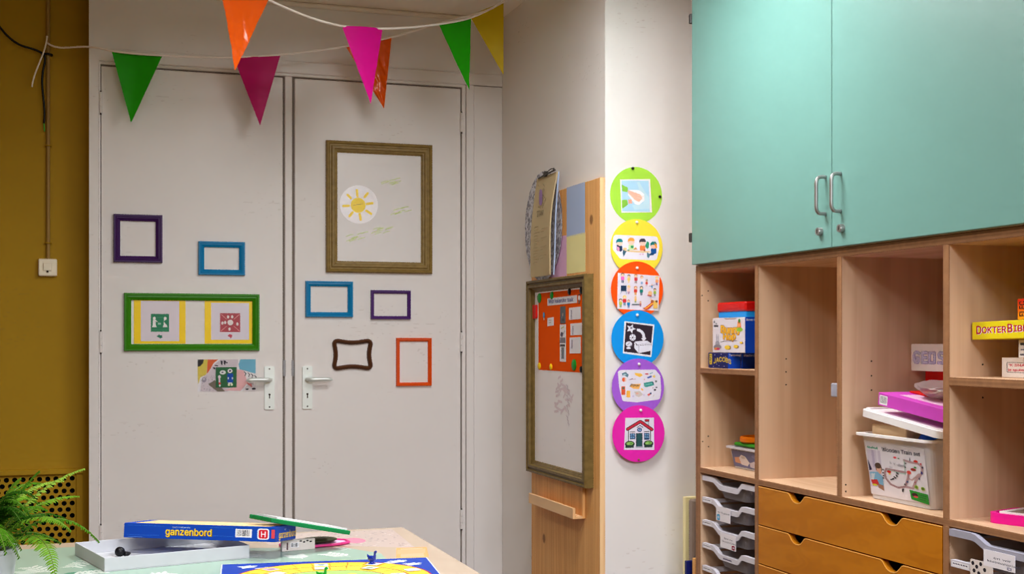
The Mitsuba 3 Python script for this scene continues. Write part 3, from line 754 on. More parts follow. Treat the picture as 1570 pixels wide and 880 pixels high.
note(4.908, 4.703, 1.672, 1.876, PX, 'c_paleblue', 'pale blue sheet of paper at the top of the pine board')
note(4.908, 4.700, 1.522, 1.677, PX, 'c_paleyellow', 'pale yellow sheet of paper under the blue sheet on the pine board')
note(5.10, 4.908, 1.515, 1.682, PX, 'c_palepink', 'pale pink sheet of paper beside the yellow sheet on the pine board')
rnd = np.random.default_rng(4)
th = np.linspace(0, 2 * np.pi, 144, endpoint=False)
rr = .236 * (1 + .012 * np.abs(np.sin(th * 18)) - .006)
doily = Polygon(np.c_[-5.176 + rr * np.cos(th), 1.74 + rr * np.sin(th)])
hl = [Point(-5.176 + q * math.cos(a), 1.74 + q * math.sin(a)).buffer(.005, quad_segs=2) for q, k in ((.222, 40), (.196, 36), (.165, 30)) for a in np.arange(k) * 2 * np.pi / k]
t = thing('lace_doily', 'round silvery lace doily hanging behind the beige strip', 'doily')
part(t, 'lace', extr(doily.difference(unary_union(hl)), .0016, LM(0), -1.842), 'lace')
# beige strip hung with a clip
ys = np.linspace(0, 1, 14)
v, f = [], []
for i, a in enumerate(ys):
    z = 1.94 - .418 * a
    bow = .012 * math.sin(np.pi * a)
    yl, yr = 5.150 + .055 * a, 4.905 + .07 * a + .008 * math.sin(5 * a)
    for j, b in enumerate(np.linspace(0, 1, 7)):
        curl = .010 * abs(2 * b - 1) ** 2
        for dx in (0, .006):
            v.append([1.806 - bow - curl * a + dx, yl + (yr - yl) * b, z])
idx = lambda i, j, k: (i * 7 + j) * 2 + k
for i in range(13):
    for j in range(6):
        for k in (0, 1):
            q = [idx(i, j, k), idx(i, j + 1, k), idx(i + 1, j + 1, k), idx(i + 1, j, k)]
            f += [[q[0], q[1], q[2]], [q[0], q[2], q[3]]]
for i in range(13):
    for j in (0, 6):
        q = [idx(i, j, 0), idx(i, j, 1), idx(i + 1, j, 1), idx(i + 1, j, 0)]
        f += [[q[0], q[1], q[2]], [q[0], q[2], q[3]]]
for j in range(6):
    for i in (0, 13):
        q = [idx(i, j, 0), idx(i, j, 1), idx(i, j + 1, 1), idx(i, j + 1, 0)]
        f += [[q[0], q[1], q[2]], [q[0], q[2], q[3]]]
t = thing('growth_chart', 'long beige paper strip with a small purple drawing, clipped up in front of the doily', 'paper strip')
part(t, 'strip', trimesh.Trimesh(v, f, process=False), 'c_kraft')
part(t, 'backing_edge', tube([[1.806 + .008, 4.904 + .07 * a + .008 * math.sin(5 * a), 1.94 - .418 * a] for a in ys], .0035, 6), 'c_paleblue', label='pale blue curled paper edge')
A = Art(LM(1.7925), (-5.150, 1.94, -4.90, 1.522), (-5.150, 1.94, -4.90, 1.522), 0)
A.add(rrect(-5.086, 1.818, -5.046, 1.885, .017), (146, 116, 168))
for q in ([(-5.088, 1.900), (-5.094, 1.906)], [(-5.038, 1.905), (-5.020, 1.893)], [(-5.03, 1.885), (-5.018, 1.875)], [(-5.045, 1.805), (-5.012, 1.835), (-5.0, 1.84)], [(-5.095, 1.815), (-5.085, 1.81)], [(-5.07, 1.812), (-5.068, 1.805)], [(-5.04, 1.86), (-5.01, 1.842)]):
    A.l(q, .003, (104, 92, 72))
bl = part(t, 'purple_drawing', trimesh.Trimesh(np.vstack(A.v), np.vstack(A.f), process=False).apply_transform(A.m), 'print', color=np.vstack(A.c))
A = Art(LM(1.7925), (-5.11, 0, -5.05, .03), (-5.11, 1.799, -5.05, 1.769), .0006)
A.text('STAM', -5.112, .026, .024, (96, 86, 70), wx=.85)
A.done(t, 'lettering')
A = Art(LM(1.7905), (0, 0, 1, 1), (0, 0, 1, 1), .0004)
for k in range(13):
    zz = 1.73 - .0125 * k
    for q in range(2):
        y0 = -5.15 - .04 * (1.94 - zz) / .418 + .03 + .09 * q * ((k % 3) > 0)
        A.l([(y0, zz), (y0 + .03 + .02 * ((k * 7 + q) % 3), zz + .001)], .0016, (150, 128, 92))
A.done(t, 'pencil_line')
part(t, 'bulldog_clip', cat([tube([[1.802, 5.12, 1.937], [1.797, 5.03, 1.942], [1.800, 4.91, 1.947]], .0035, 6), box(1.797, 1.811, 5.02, 5.05, 1.935, 1.957, .003), tube([[1.80, 5.02, 1.95], [1.80, 4.96, 1.958], [1.80, 4.92, 1.955], [1.80, 4.94, 1.946]], .002, 6)]), 'dark_iron')

# framed whiteboard
t = thing('framed_whiteboard', 'olive gold framed whiteboard fixed to the pine board on the column', 'whiteboard')
prof = [(0, 0), (0, .034), (.003, .037), (.010, .037), (.013, .029), (.018, .028), (.021, .035), (.031, .035), (.034, .024), (.040, .022), (.043, .019), (.047, .018), (.050, .012), (.050, 0)]
part(t, 'moulding', moulding(.705, .832, prof, M([PX - .0005, 5.32, .677], [0, -1, 0], [0, 0, 1])), 'gold_olive_dark')
wb = part(t, 'board_panel', box(1.838, PX - .001, 4.64, 5.29, .70, 1.49), 'white_board')
WX = 1.8378
A = Art(LM(WX), (800, 500, 930, 620), (-5.36, 1.292, -4.60, .99), .0003)
SC = lambda py: 1.25 - (py - 522) / 398
A = Art(LM(WX), (0, 0, 1, 1), (0, 0, 1, 1), .0003)
rnd = random.Random(8)
for k in range(26):
    y0, z0 = -5.02 + rnd.uniform(0, .20), rnd.uniform(.93, 1.10)
    A.l([(y0, z0), (y0 + rnd.uniform(.02, .07), z0 + rnd.uniform(-.02, .02))], .010, (221, 207, 215))
for k in range(12):
    y0, z0 = -4.88 + .008 * (k % 3), 1.07 - .014 * k
    A.l([(y0, z0), (y0 + .02, z0 - .006), (y0 + .012, z0 - .012)], .003, (196, 182, 194))
A.done(wb, 'marker_smudge')
t = thing('orange_poster', 'orange paper sheet with pasted notes held by magnets on the whiteboard', 'poster')
part(t, 'sheet', box(WX - .0012, WX - .0002, 4.685, 5.219, 1.1235, 1.4535), 'c_orangepaper')
OX = WX - .0014
A = Art(LM(OX), (0, 0, 1, 1), (0, 0, 1, 1), .0012)
def slip(y0, y1, z0, z1, mat, skew=0.0):
    return part(t, 'slip', extr(Polygon([(-y0, z0), (-y1, z0 + skew), (-y1, z1 + skew), (-y0, z1)]), .0008, LM(OX), .0002), mat)
k = 1.01267
slip(5.103, 4.755, 1.397, 1.428, 'white_paper', .003)
for yy in ((4.845, 4.715, 1.333, 1.382), (4.828, 4.702, 1.270, 1.318), (4.838, 4.715, 1.197, 1.262)):
    slip(*yy, 'white_paper', .002)
    for q in range(6):
        A.l([(-yy[0] + .022, yy[3] - .012 - .006 * q), (-yy[0] + .036, yy[3] - .012 - .006 * q)], .0035, (130, 120, 150))
slip(5.103, 5.025, 1.310, 1.345, 'white_paper', .003)
A.l([(-5.085, 1.335), (-5.05, 1.336)], .003, (180, 160, 150)).l([(-5.085, 1.325), (-5.055, 1.326)], .003, (180, 160, 150))
slip(4.945, 4.885, 1.322, 1.388, 'c_greybrown')
A.r(-4.945, 1.320, -4.885, 1.390, (88, 92, 98)).e(-4.915, 1.356, .008, .007, (170, 150, 140)).e(-4.91, 1.335, .012, .006, (60, 64, 70)).e(-4.925, 1.345, .006, .005, (110, 120, 140))
slip(4.952, 4.880, 1.163, 1.316, 'white_paper')
A.r(-4.948, 1.24, -4.884, 1.262, (120, 116, 126)).e(-4.925, 1.275, .016, .010, (90, 80, 100)).r(-4.945, 1.225, -4.89, 1.234, (70, 66, 70)).r(-4.93, 1.175, -4.90, 1.222, (120, 126, 134)).l([(-4.935, 1.30), (-4.90, 1.306)], .004, (190, 190, 130)).l([(-4.95, 1.245), (-4.89, 1.29)], .003, (150, 140, 150))
A.e(-5.144, 1.358, .012, .013, (70, 150, 206)).e(-5.142, 1.342, .006, .006, (230, 210, 190))
A.e(-4.728, 1.417, .014, .012, (236, 220, 214)).r(-4.74, 1.398, -4.722, 1.412, (150, 100, 80)).l([(-4.735, 1.432), (-4.712, 1.431)], .004, (70, 60, 50))
A.done(t)
A = Art(LM(OX), (0, 0, .34, .03), (-5.10, 1.428, -4.76, 1.398), .0016)
A.text('Mijn kalender taak', .012, .021, .0165, (86, 92, 150), wx=1.5, bold=True)
A.done(t, 'lettering')
def magnet(y, z, r, mat, label):
    m = M([WX - .0012, y, z], [0, -1, 0], [0, 0, 1])
    solo('magnet', moved(lathe([[0, 0], [r, 0], [r, .003], [r * .8, .006], [r * .3, .0075], [0, .0075]], [0, 0, 0], 18), m), mat, label, 'magnet', smooth=40)
magnet(5.203, 1.433, .021, 'c_magnetgreen', 'large green magnet at the upper left corner of the orange poster')
magnet(5.046, 1.439, .016, 'c_magnetgreen', 'small green magnet on the upper edge of the orange poster')
magnet(4.787, 1.152, .023, 'c_magnetgreen', 'large green magnet on the lower edge of the orange poster')
magnet(4.838, 1.447, .013, 'c_black', 'black magnet on the upper edge of the orange poster')
magnet(4.705, 1.447, .014, 'c_black', 'black magnet at the upper right corner of the orange poster')
magnet(4.705, 1.136, .013, 'c_black', 'black magnet at the lower right corner of the orange poster')
magnet(5.203, 1.140, .015, 'c_magnetyellow', 'yellow magnet at the lower left corner of the orange poster')
magnet(5.056, 1.139, .0135, 'c_magnetyellow', 'yellow magnet on the lower edge of the orange poster, second from the left')
solo('red_tab', extr(rrect(-5.285, 1.345, -5.235, 1.405, .008), .008, LM(WX - .0003)), 'c_red', 'red magnetic tab on the whiteboard left of the orange poster', 'magnet')

# pine ledge under the whiteboard
t = thing('pine_ledge', 'small pine picture ledge under the framed whiteboard', 'shelf')
part(t, 'back_plate', box(1.838, PX - .0005, 4.70, 5.235, .547, .676, .001), 'pine')
part(t, 'bottom_plate', box(1.808, 1.838, 4.70, 5.235, .547, .558, .001), 'pine_light')
part(t, 'front_lip', box(1.797, 1.808, 4.70, 5.235, .547, .590, .001), 'pine_light')

# ------------------------------------------------------------------ shelving unit along the right wall
FX, BX = 2.12, 2.585
t = su = thing('shelving_unit', 'long birch plywood shelving unit with open bays and orange drawers', 'shelving unit')
ends = dict(y=(2.33, 4.275), z=(.06, 1.525))
def panel(name, y0, y1, z0, z1, edge, x0=FX, x1=BX):
    p = part(su, name, box(x0 + .0025, x1, y0, y1, z0, z1), 'birch')
    part(p, 'front_edge', box(x0, x0 + .0025, y0, y1, z0, z1, .0008), 'ply_edge_' + edge)
    return p
panel('side_panel', 4.239, 4.275, .06, 1.525, 'v')
for y0, y1 in ((3.809, 3.833), (3.309, 3.333), (2.806, 2.831), (2.33, 2.354)):
    panel('divider', y0, y1, .785, 1.500, 'v')
for y0, y1 in ((3.809, 3.833), (2.806, 2.831), (2.33, 2.354)):
    panel('divider', y0, y1, .08, .766, 'v')
panel('top_panel', 2.33, 4.239, 1.500, 1.525, 'h')
panel('long_shelf', 2.33, 4.239, .766, .785, 'h')
panel('shelf', 3.833, 4.239, 1.131, 1.150, 'h')
panel('shelf', 2.354, 2.806, 1.133, 1.155, 'h')
panel('bottom_panel', 2.33, 4.239, .06, .08, 'h')
part(su, 'plinth', box(FX + .04, BX, 2.34, 4.27, 0, .06), 'birch')
part(su, 'back_panel', box(BX, BX + .012, 2.33, 4.275, .06, 1.525), 'birch')
for (ya, yb, zs) in ((4.239, 3.833, (.757, .678, .595, .511, .428)), (2.806, 2.354, (.763, .684))):
    for z in zs:
        for y0, y1 in ((ya - .010, ya), (yb, yb + .010)):
            part(su, 'tray_runner', box(2.15, 2.55, y0, y1, z - .0175, z - .0135), 'tray_rim_grey', label='thin runner carrying a tray')
def pinhole(y, x, z):
    part(su, 'pin_hole', cyl([x, y - .0006, z], [x, y + .002, z], .0026, 8), 'dark_gap', label='small drilled shelf pin hole')
for z in (1.188, 1.144, 1.101):
    pinhole(3.809, 2.226, z); pinhole(3.309, 2.224, z)
for z in (1.187, 1.10):
    pinhole(2.806, 2.225, z)
for x, z in ((2.153, 1.432), (2.128, 1.415), (2.153, 1.396), (2.153, .898), (2.130, .879), (2.154, .860)):
    pinhole(4.239, x, z)
for z in (.86, .84):
    pinhole(3.309, 2.135, z - .04)
part(su, 'door_catch', cat([box(2.13, 2.16, 3.335, 3.384, 1.079, 1.121, .003), box(2.135, 2.155, 3.333, 3.34, 1.085, 1.115)]), 'tray_rim_grey', label='white plastic catch on the divider')
# drawers
DM2 = M([2.122, 3.806, 0], [0, -1, 0], [0, 0, 1])
for i, (z0, z1) in enumerate(((.6355, .7625), (.5060, .6320), (.3765, .5025), (.247, .373), (.09, .2435))):
    W = .972
    top = [(0, z1)]
    for c in (.245, .752):
        top += [(c + a, z1 + b) for a, b in ((-.056, 0), (-.046, -.004), (-.034, -.016), (-.022, -.0235), (-.008, -.027), (.010, -.026), (.022, -.022), (.034, -.012), (.044, -.003), (.052, 0))]
    poly = Polygon(top + [(W, z1), (W, z0), (0, z0)])
    d = part(su, 'drawer', extr(poly, .018, DM2, -.016), 'amber_ply', label='orange stained drawer front with two scooped finger holes')
    lip = poly.difference(affinity.translate(poly, 0, -.0028)).intersection(srect(-1, z0 + .05, 2, z1 + 1))
    part(d, 'top_edge', extr(lip, .0012, DM2, .0018), 'amber_edge')
    part(d, 'drawer_box', cat([box(2.14, 2.55, 2.85, 2.862, z0 + .01, z1 - .035), box(2.14, 2.55, 3.778, 3.79, z0 + .01, z1 - .035), box(2.538, 2.55, 2.862, 3.778, z0 + .01, z1 - .035), box(2.14, 2.55, 2.85, 3.79, z0 + .004, z0 + .01)]), 'birch')

# green wall cupboard above
t = thing('wall_cupboard', 'large mint green two door cupboard above the birch shelving', 'cupboard')
part(t, 'carcass', cat([box(2.12, BX + .012, 4.255, 4.273, 1.5265, 2.74), box(2.12, BX + .012, 2.33, 2.348, 1.5265, 2.74), box(2.12, BX + .012, 2.348, 4.255, 1.5265, 1.545), box(2.12, BX + .012, 2.348, 4.255, 2.722, 2.74), box(BX, BX + .012, 2.348, 4.255, 1.545, 2.722)]), 'birch')
for y0, y1, hy, ly in ((3.3315, 4.266, 3.362, 3.388), (2.392, 3.3285, 3.280, 3.271)):
    d = part(t, 'door', box(2.10, 2.119, y0, y1, 1.5285, 2.735, .001), 'mint_laminate', label='left mint green door' if hy > 3.3 else 'right mint green door')
    pts = [[2.0995, hy, 1.742], [2.085, hy, 1.742], [2.0755, hy, 1.7395], [2.0695, hy, 1.733], [2.067, hy, 1.722], [2.067, hy, 1.705], [2.067, hy, 1.687], [2.067, hy, 1.668], [2.067, hy, 1.651], [2.0695, hy, 1.640], [2.0755, hy, 1.6335], [2.085, hy, 1.631], [2.0995, hy, 1.631]]
    part(d, 'handle', tube(spline(pts, 48), .0055, 10), 'steel', smooth=True, label='brushed steel bow handle')
    lk = moved(lathe([[0, 0], [.0125, 0], [.0125, .010], [.011, .014], [.0, .014]], [0, 0, 0], 18), M([2.1, ly, 1.580], [0, -1, 0], [0, 0, 1]))
    l = part(d, 'lock', lk, 'steel', smooth=40, label='round cylinder lock')
    part(l, 'key_slot', box(2.0852, 2.0866, ly - .0012, ly + .0012, 1.574, 1.586), 'dark_gap')
for z in (1.63, 2.44):
    part(t, 'hinge', cat([cyl([2.106, 4.284, z - .017], [2.106, 4.284, z + .017], .007, 10), box(2.104, 2.121, 4.2665, 4.300, z - .016, z + .016)]), 'dark_iron', label='black cupboard hinge')

# ------------------------------------------------------------------ what stands in the bays
def front(x, y, z, yaw=0.0, tilt=0.0):
    """Front plane of a box whose face looks out of the bay (-x); u runs towards the camera. yaw turns it about z, tilt lowers the near end."""
    u = np.array([math.sin(yaw) * math.cos(tilt), -math.cos(yaw) * math.cos(tilt), -math.sin(tilt)])
    w = np.array([math.cos(yaw), math.sin(yaw), 0.0])
    return M([x, y, z], u, np.cross(-w, u) if np.cross(-w, u)[2] > 0 else -np.cross(-w, u))


def side_plane(m, w):
    """The box's near side (continuing the front plane round its right edge)."""
    q = np.eye(4)
    q[:3, 0], q[:3, 1], q[:3, 2], q[:3, 3] = -m[:3, 2], m[:3, 1], m[:3, 0], at(m, w, 0, 0)
    return q


def top_plane(m, h):
    q = np.eye(4)
    q[:3, 0], q[:3, 1], q[:3, 2], q[:3, 3] = m[:3, 0], -m[:3, 2], m[:3, 1], at(m, 0, h, 0)
    return q


def gbox(name, label, cat_, m, w, h, d, mat, group=None):
    t = thing(name, label, cat_, group)
    part(t, 'carton', moved(box(0, w, 0, h, -d, 0, .0012), m), mat)
    return t


# bay next to the column, upper shelf
m = front(2.14, 4.213, 1.1505)
t = gbox('game_box', 'small navy game box with yellow lettering, lowest in the stack beside the column', 'game box', m, .152, .055, .05, 'c_navy')
A = Art(m, (55, 640, 330, 850), (0, .055, .152, 0))
A.r(60, 644, 326, 846, (18, 22, 84)).r(72, 655, 110, 800, (222, 190, 40)).text('HAPS', 102, 790, 26, (30, 30, 70), rot=-math.pi / 2, wx=1.3, bold=True)
A.text('JACOBS', 128, 792, 62, (232, 196, 44), wx=.72, bold=True, arc=34)
for x, y in ((150, 670), (280, 820), (175, 795), (210, 815), (300, 690), (130, 830), (240, 660)):
    A.e(x, y, 5, 5, (200, 200, 230))
A.done(t)
A = Art(side_plane(m, .152), (0, 0, 50, 55), (0, .055, .05, 0))
A.r(0, 0, 50, 55, (10, 66, 182)).text('Tumbelogi', 3, 11, 7, (220, 226, 240), wx=1.0, bold=True)
A.done(t, 'side_print')
m2 = front(2.192, 4.061, 1.1505)
t = gbox('game_box', 'plain dark blue box behind the navy game box, half hidden by the divider', 'game box', m2, .012, .055, .12, 'c_royal')
A = Art(side_plane(m2, .012), (0, 0, 120, 55), (0, .055, .12, 0))
A.r(0, 0, 120, 55, (8, 44, 140)).text('Hazenloop', 4, 12, 7.5, (190, 200, 226), wx=1.3, bold=True)
A.done(t)
m = front(2.148, 4.194, 1.2068)
t = gbox('game_box', 'white game box with orange lettering and a rabbit, in the bay beside the column', 'game box', m, .243, .124, .16, 'c_offwhite')
A = Art(m, (122, 160, 590, 620), (0, .124, .243, 0))
A.r(125, 163, 588, 617, (226, 218, 226)).p([(288, 163), (486, 163), (455, 184), (320, 184)], (176, 150, 150))
A.r(140, 195, 160, 225, (120, 120, 130)).r(142, 252, 208, 278, (60, 56, 66)).r(165, 225, 190, 245, (150, 150, 160)).e(345, 355, 92, 68, (196, 206, 236))
for tx, x, y, hh, wx in (('Bunny', 240, 352, 92, .78), ('Hop', 278, 436, 80, .86)):
    for dx, dy in ((-7, 0), (7, 0), (0, -7), (0, 7), (6, 9), (-5, -5), (5, -5), (-5, 6)):
        A.text(tx, x + dx, y + dy, hh, (150, 78, 16), wx=wx, bold=True, arc=-14)
    for dx in (-3, 0, 3):
        A.text(tx, x + dx, y, hh, (248, 186, 36), wx=wx, bold=True, arc=-14)
A.l([(245, 482), (300, 466), (380, 468), (476, 462)], 7, (110, 106, 116)).p([(490, 230), (500, 195), (525, 190), (545, 320), (490, 330)], (236, 130, 60)).e(515, 205, 14, 26, (60, 130, 50)).e(517, 318, 44, 28, (150, 200, 60)).e(505, 262, 22, 24, (246, 170, 110))
A.e(185, 430, 7, 58, (176, 172, 184)).e(212, 430, 7, 56, (176, 172, 184)).e(198, 500, 32, 34, (160, 156, 168)).e(200, 545, 58, 32, (140, 132, 142)).e(192, 570, 44, 18, (226, 130, 60)).e(210, 572, 24, 14, (196, 50, 110))
for x, y, rx in ((345, 550, 44), (465, 538, 34), (540, 488, 20)):
    A.e(x + 8, y + 2, rx, rx * .66, (120, 70, 20)).e(x, y, rx * .92, rx * .62, (246, 206, 60))
A.done(t)
A = Art(side_plane(m, .243), (0, 0, 160, 124), (0, .124, .16, 0))
A.r(0, 0, 160, 124, (10, 66, 182)).text('Bunny Hop', 4, 12, 7, (220, 226, 240), bold=True)
A.done(t, 'side_print')
m = front(2.166, 4.184, 1.3312)
t = thing('plastic_box', 'light blue plastic box with a red lid on top of the white game box', 'plastic box')
part(t, 'base', moved(box(0, .205, 0, .0215, -.16, 0, .003), m), 'c_cyan')
part(t, 'lid', moved(cat([box(-.004, .209, .0215, .056, -.164, .004, .006), box(.04, .17, .032, .046, .0035, .0055, .001)]), m), 'c_red', label='red lid')
# small tub on the long shelf
t = thing('storage_tub', 'small clear tub holding green and orange lids, in the bay beside the column', 'tub')
def loft(r0, r1, m, name, mat, par, r=.012, floor=True):
    a, b = np.array(rrect(*r0[0], r).exterior.coords)[:-1], np.array(rrect(*r1[0], r).exterior.coords)[:-1]
    n = len(a)
    v = np.vstack([np.c_[a, np.full(n, r0[1])], np.c_[b, np.full(n, r1[1])], [[a[:, 0].mean(), a[:, 1].mean(), r0[1]]]])
    f = []
    for j in range(n):
        k = (j + 1) % n
        f += [[j, k, n + k], [j, n + k, n + j]]
        if floor:
            f.append([k, j, 2 * n])
    return part(par, name, moved(trimesh.Trimesh(v, f, process=False), m), mat)


I4 = np.eye(4)
loft(((2.232, 3.94, 2.36, 4.188), .7865), ((2.217, 3.93, 2.375, 4.203), .860), I4, 'body', 'tub_clear', t)
part(t, 'rim', extr(rrect(2.207, 3.92, 2.385, 4.213, .014).difference(rrect(2.219, 3.932, 2.373, 4.201, .01)), .007, I4, .858), 'tray_rim')
mm = M([2.2165, 4.20, .787], [0, -1, 0], [-.0, 0, 1])
mm = M([2.231, 4.19, .787], [0, -1, 0], [-.015, 0, .073])
A = Art(mm, (280, 540, 480, 690), (.004, .070, .20, .006), .0008)
A.r(285, 545, 480, 690, (110, 112, 150)).p([(300, 610), (345, 600), (350, 660), (300, 655)], (206, 150, 120)).p([(335, 610), (355, 580), (385, 590), (410, 640), (390, 672), (345, 665)], (226, 216, 216)).e(368, 602, 16, 12, (200, 186, 180)).p([(410, 640), (450, 620), (478, 640), (478, 688), (410, 675)], (206, 196, 206)).e(455, 580, 22, 14, (130, 130, 170))
A.done(t, 'printed_label')
solo('tub_lid', cat([box(2.232, 2.365, 3.95, 4.190, .866, .879, .004)]), 'c_lime', 'green plastic lid lying in the small clear tub', 'lid')
t = thing('ring_tray', 'orange round plastic dish on top of the green lid in the small tub', 'dish')
part(t, 'dish', lathe([[0, .880], [.074, .880], [.082, .886], [.082, .900], [.076, .904], [.070, .900], [.066, .888], [0, .887]], [2.305, 4.108, 0], 28), 'c_fireorange', smooth=40)

# drawing of the trays of the lower bays
def tray(y0, z, width, mat, label, group, x=2.125, back=2.54, deep=.068, marks=True):
    t = thing('storage_tray', label, 'tray', group)
    m = M([x, y0, z], [0, -1, 0], [0, 0, 1])
    s = width / .393
    top = [(0, 0), (.080, 0), (.092, -.002), (.132, -.021), (.146, -.023), (.262, -.023), (.272, -.021), (.296, -.001), (.306, 0), (.393, 0)]
    top = [(a * s, b) for a, b in top]
    low = [(a, b - .018) for a, b in top]
    part(t, 'front_lip', cat([extr(Polygon(top + low[::-1]), .004, m, -.004), extr(Polygon(top + [(a, b - .004) for a, b in top][::-1]), .012, m, -.015)]), mat)
    part(t, 'side_rim', cat([box(x + .012, back, y0 - .085 * s, y0, z - .013, z - .009), box(x + .012, back, y0 - width, y0 - width + .085 * s, z - .013, z - .009), box(back - .01, back, y0 - width, y0, z - .010, z - .004, .001)]), mat)
    loft(((x + .024, y0 - width + .100 * s, back - .03, y0 - .115 * s), z - deep), ((x + .012, y0 - width + .082 * s, back - .008, y0 - .088 * s), z - .020), I4, 'body', 'tray_clear', t, r=.02)
    if marks:
        A = Art(m, (0, 0, 1, -1), (0, 0, 1, 1), .0002)
        A = Art(m, (0, 0, 1, 1), (0, 0, 1, 1), .0002)
        A.r(.006, -.016, .072, -.003, (232, 230, 236))
        for q in range(6):
            A.l([(.010 + .010 * q, -.008), (.015 + .010 * q, -.0085)], .003, (90, 86, 100))
        A.done(t, 'label_strip')
    return t, m


def tray_card(t, m, u0, v1, u1, v0, lines, tilt=0.0, pic=None):
    mc = m @ np.array([[1, 0, 0, u0], [0, 1, 0, v0], [0, 0, 1, .002], [0, 0, 0, 1.0]])
    w, h = u1 - u0, v1 - v0
    part(t, 'label_card', moved(box(0, w, 0, h, 0, .001), mc), 'white_paper', label='white name card')
    A = Art(mc, (0, 0, 100, 100), (0, h, w, 0), .0014)
    for (tx, x, y, hh, wx) in lines:
        A.text(tx, x, y, hh, (70, 68, 84), wx=wx)
    if pic:
        A.r(*pic[:4], pic[4], 4).e((pic[0] + pic[2]) / 2, (pic[1] + pic[3]) / 2, (pic[2] - pic[0]) * .25, (pic[3] - pic[1]) * .2, (220, 220, 230))
    A.done(t, 'card_print')


spec = [(.757, 'topmost clear storage tray, without a card, in the stack beside the orange drawers', False), (.678, 'clear storage tray with a white card showing a small blue picture', True), (.595, 'clear storage tray with a white card showing a small dark red picture', True),
        (.511, 'clear storage tray with only a printed strip on its lip, fourth from the top', True), (.428, 'clear storage tray at the lower edge, fifth from the top of the stack', True)]
for i, (z, lab, mk) in enumerate(spec):
    t, m = tray(4.232, z, .393, 'tray_rim', lab, 'trays in the bay beside the orange drawers', marks=mk)
    if i == 1:
        tray_card(t, m, .115, -.018, .222, -.070, [('scharen', 12, 46, 13, 1.25)], pic=(8, 55, 28, 95, (60, 150, 196)))
    if i == 2:
        tray_card(t, m, .147, -.026, .262, -.078, [('lijm en', 26, 38, 12, 1.1), ('kwasten', 14, 60, 13, 1.25)], pic=(76, 66, 94, 96, (140, 40, 66)))
    if i == 3:
        A = Art(m, (0, 0, 1, 1), (0, 0, 1, 1), .0003)
        for q in range(7):
            A.l([(.165 + .009 * q, -.032), (.170 + .009 * q, -.034)], .005, (96, 90, 116))
        A.done(t, 'lip_lettering')
solo('toy_block', box(2.24, 2.30, 3.98, 4.02, .692, .735, .004), 'c_trayred', 'dark red toy lying in the topmost clear storage tray', 'toy')
solo('toy_block', box(2.22, 2.29, 3.942, 3.99, .616, .642, .006), 'c_trayred', 'pinkish red toy in the storage tray with the blue picture card', 'toy')
t, m = tray(2.792, .763, .43, 'tray_rim_grey', 'grey storage tray with a white card, right of the orange drawers', None, x=2.11, deep=.085, marks=False)
tray_card(t, m, .138, -.031, .252, -.072, [('en wit', 32, 46, 13, 1.1), ('kleimateriaal', 12, 70, 13, 1.0)], pic=(76, 76, 90, 94, (150, 146, 164)))
t, m = tray(2.788, .684, .425, 'tray_rim', 'white rimmed storage tray below the grey one at the right edge', None, x=2.112, marks=True)
solo('dotted_card', extr(rrect(-2.705, .655, -2.62, .700, .004), .001, LM(2.1085)), 'c_offwhite', 'small off white card with black dots hanging on the lower right tray', 'card')
A = Art(LM(2.1085), (0, 0, 1, 1), (0, 0, 1, 1), .0014)
for q in ((-2.695, .69), (-2.68, .683), (-2.665, .692), (-2.69, .672), (-2.672, .668), (-2.65, .68), (-2.64, .66)):
    A.e(q[0], q[1], .0055, .005, (40, 38, 44))
A.done('dotted_card')

# big tub bay
t = thing('storage_tub', 'large clear plastic tub with a printed wooden train set label', 'tub')
loft(((2.186, 2.962, 2.395, 3.258), .7865), ((2.162, 2.948, 2.412, 3.276), .972), I4, 'body', 'tub_clear', t, r=.02)
part(t, 'rim', cat([extr(rrect(2.146, 2.932, 2.428, 3.292, .028).difference(rrect(2.166, 2.952, 2.408, 3.272, .018)), .007, I4, .971)]), 'white_plastic')
mm = M([2.1855, 3.252, .7875], [0, -1, 0], [-.024, 0, .1855])
# drawing frame = close view of the tub
A = Art(mm, (170, 370, 570, 770), (.004, .166, .282, .012), .0012)
A.r(170, 370, 570, 770, (222, 218, 226)).r(170, 425, 268, 712, (198, 190, 206)).r(205, 425, 222, 560, (176, 166, 190)).r(236, 425, 250, 560, (214, 208, 220))
for q in range(7):
    A.l([(178 + 11 * q, 410), (184 + 11 * q, 400 + (q % 3) * 4), (185 + 11 * q, 416)], 6, (90, 150, 130))
A.p([(172, 500), (196, 580), (176, 588)], (40, 40, 70)).e(246, 560, 22, 42, (110, 80, 66)).e(246, 576, 17, 34, (214, 166, 146)).e(242, 542, 22, 22, (78, 60, 50)).p([(176, 600), (235, 590), (268, 620), (268, 690), (190, 700)], (120, 168, 200)).p([(185, 610), (215, 605), (200, 660), (184, 660)], (196, 206, 216))
A.p([(180, 660), (225, 650), (240, 690), (190, 705)], (190, 50, 50)).e(205, 695, 18, 8, (200, 200, 60)).p([(225, 680), (268, 690), (268, 730), (230, 712)], (150, 110, 90))
A.text('Wooden Train set', 283, 424, 28, (58, 56, 68), wx=.80, bold=True)
track = LineString([(430, 560), (300, 556), (286, 590), (290, 630), (320, 670), (370, 685), (420, 668), (444, 600), (452, 560)])
A.add(track.buffer(8, quad_segs=4), (176, 146, 150)).add(LineString([(420, 668), (470, 670), (500, 600), (540, 545), (545, 500), (520, 480), (470, 478), (430, 470)]).buffer(8, quad_segs=4), (176, 146, 150)).add(LineString([(444, 600), (470, 610), (520, 556)]).buffer(5), (186, 156, 156))
A.add(track.buffer(1.4), (120, 90, 96)).l([(430, 470), (430, 575), (310, 562)], 3, (120, 180, 150))
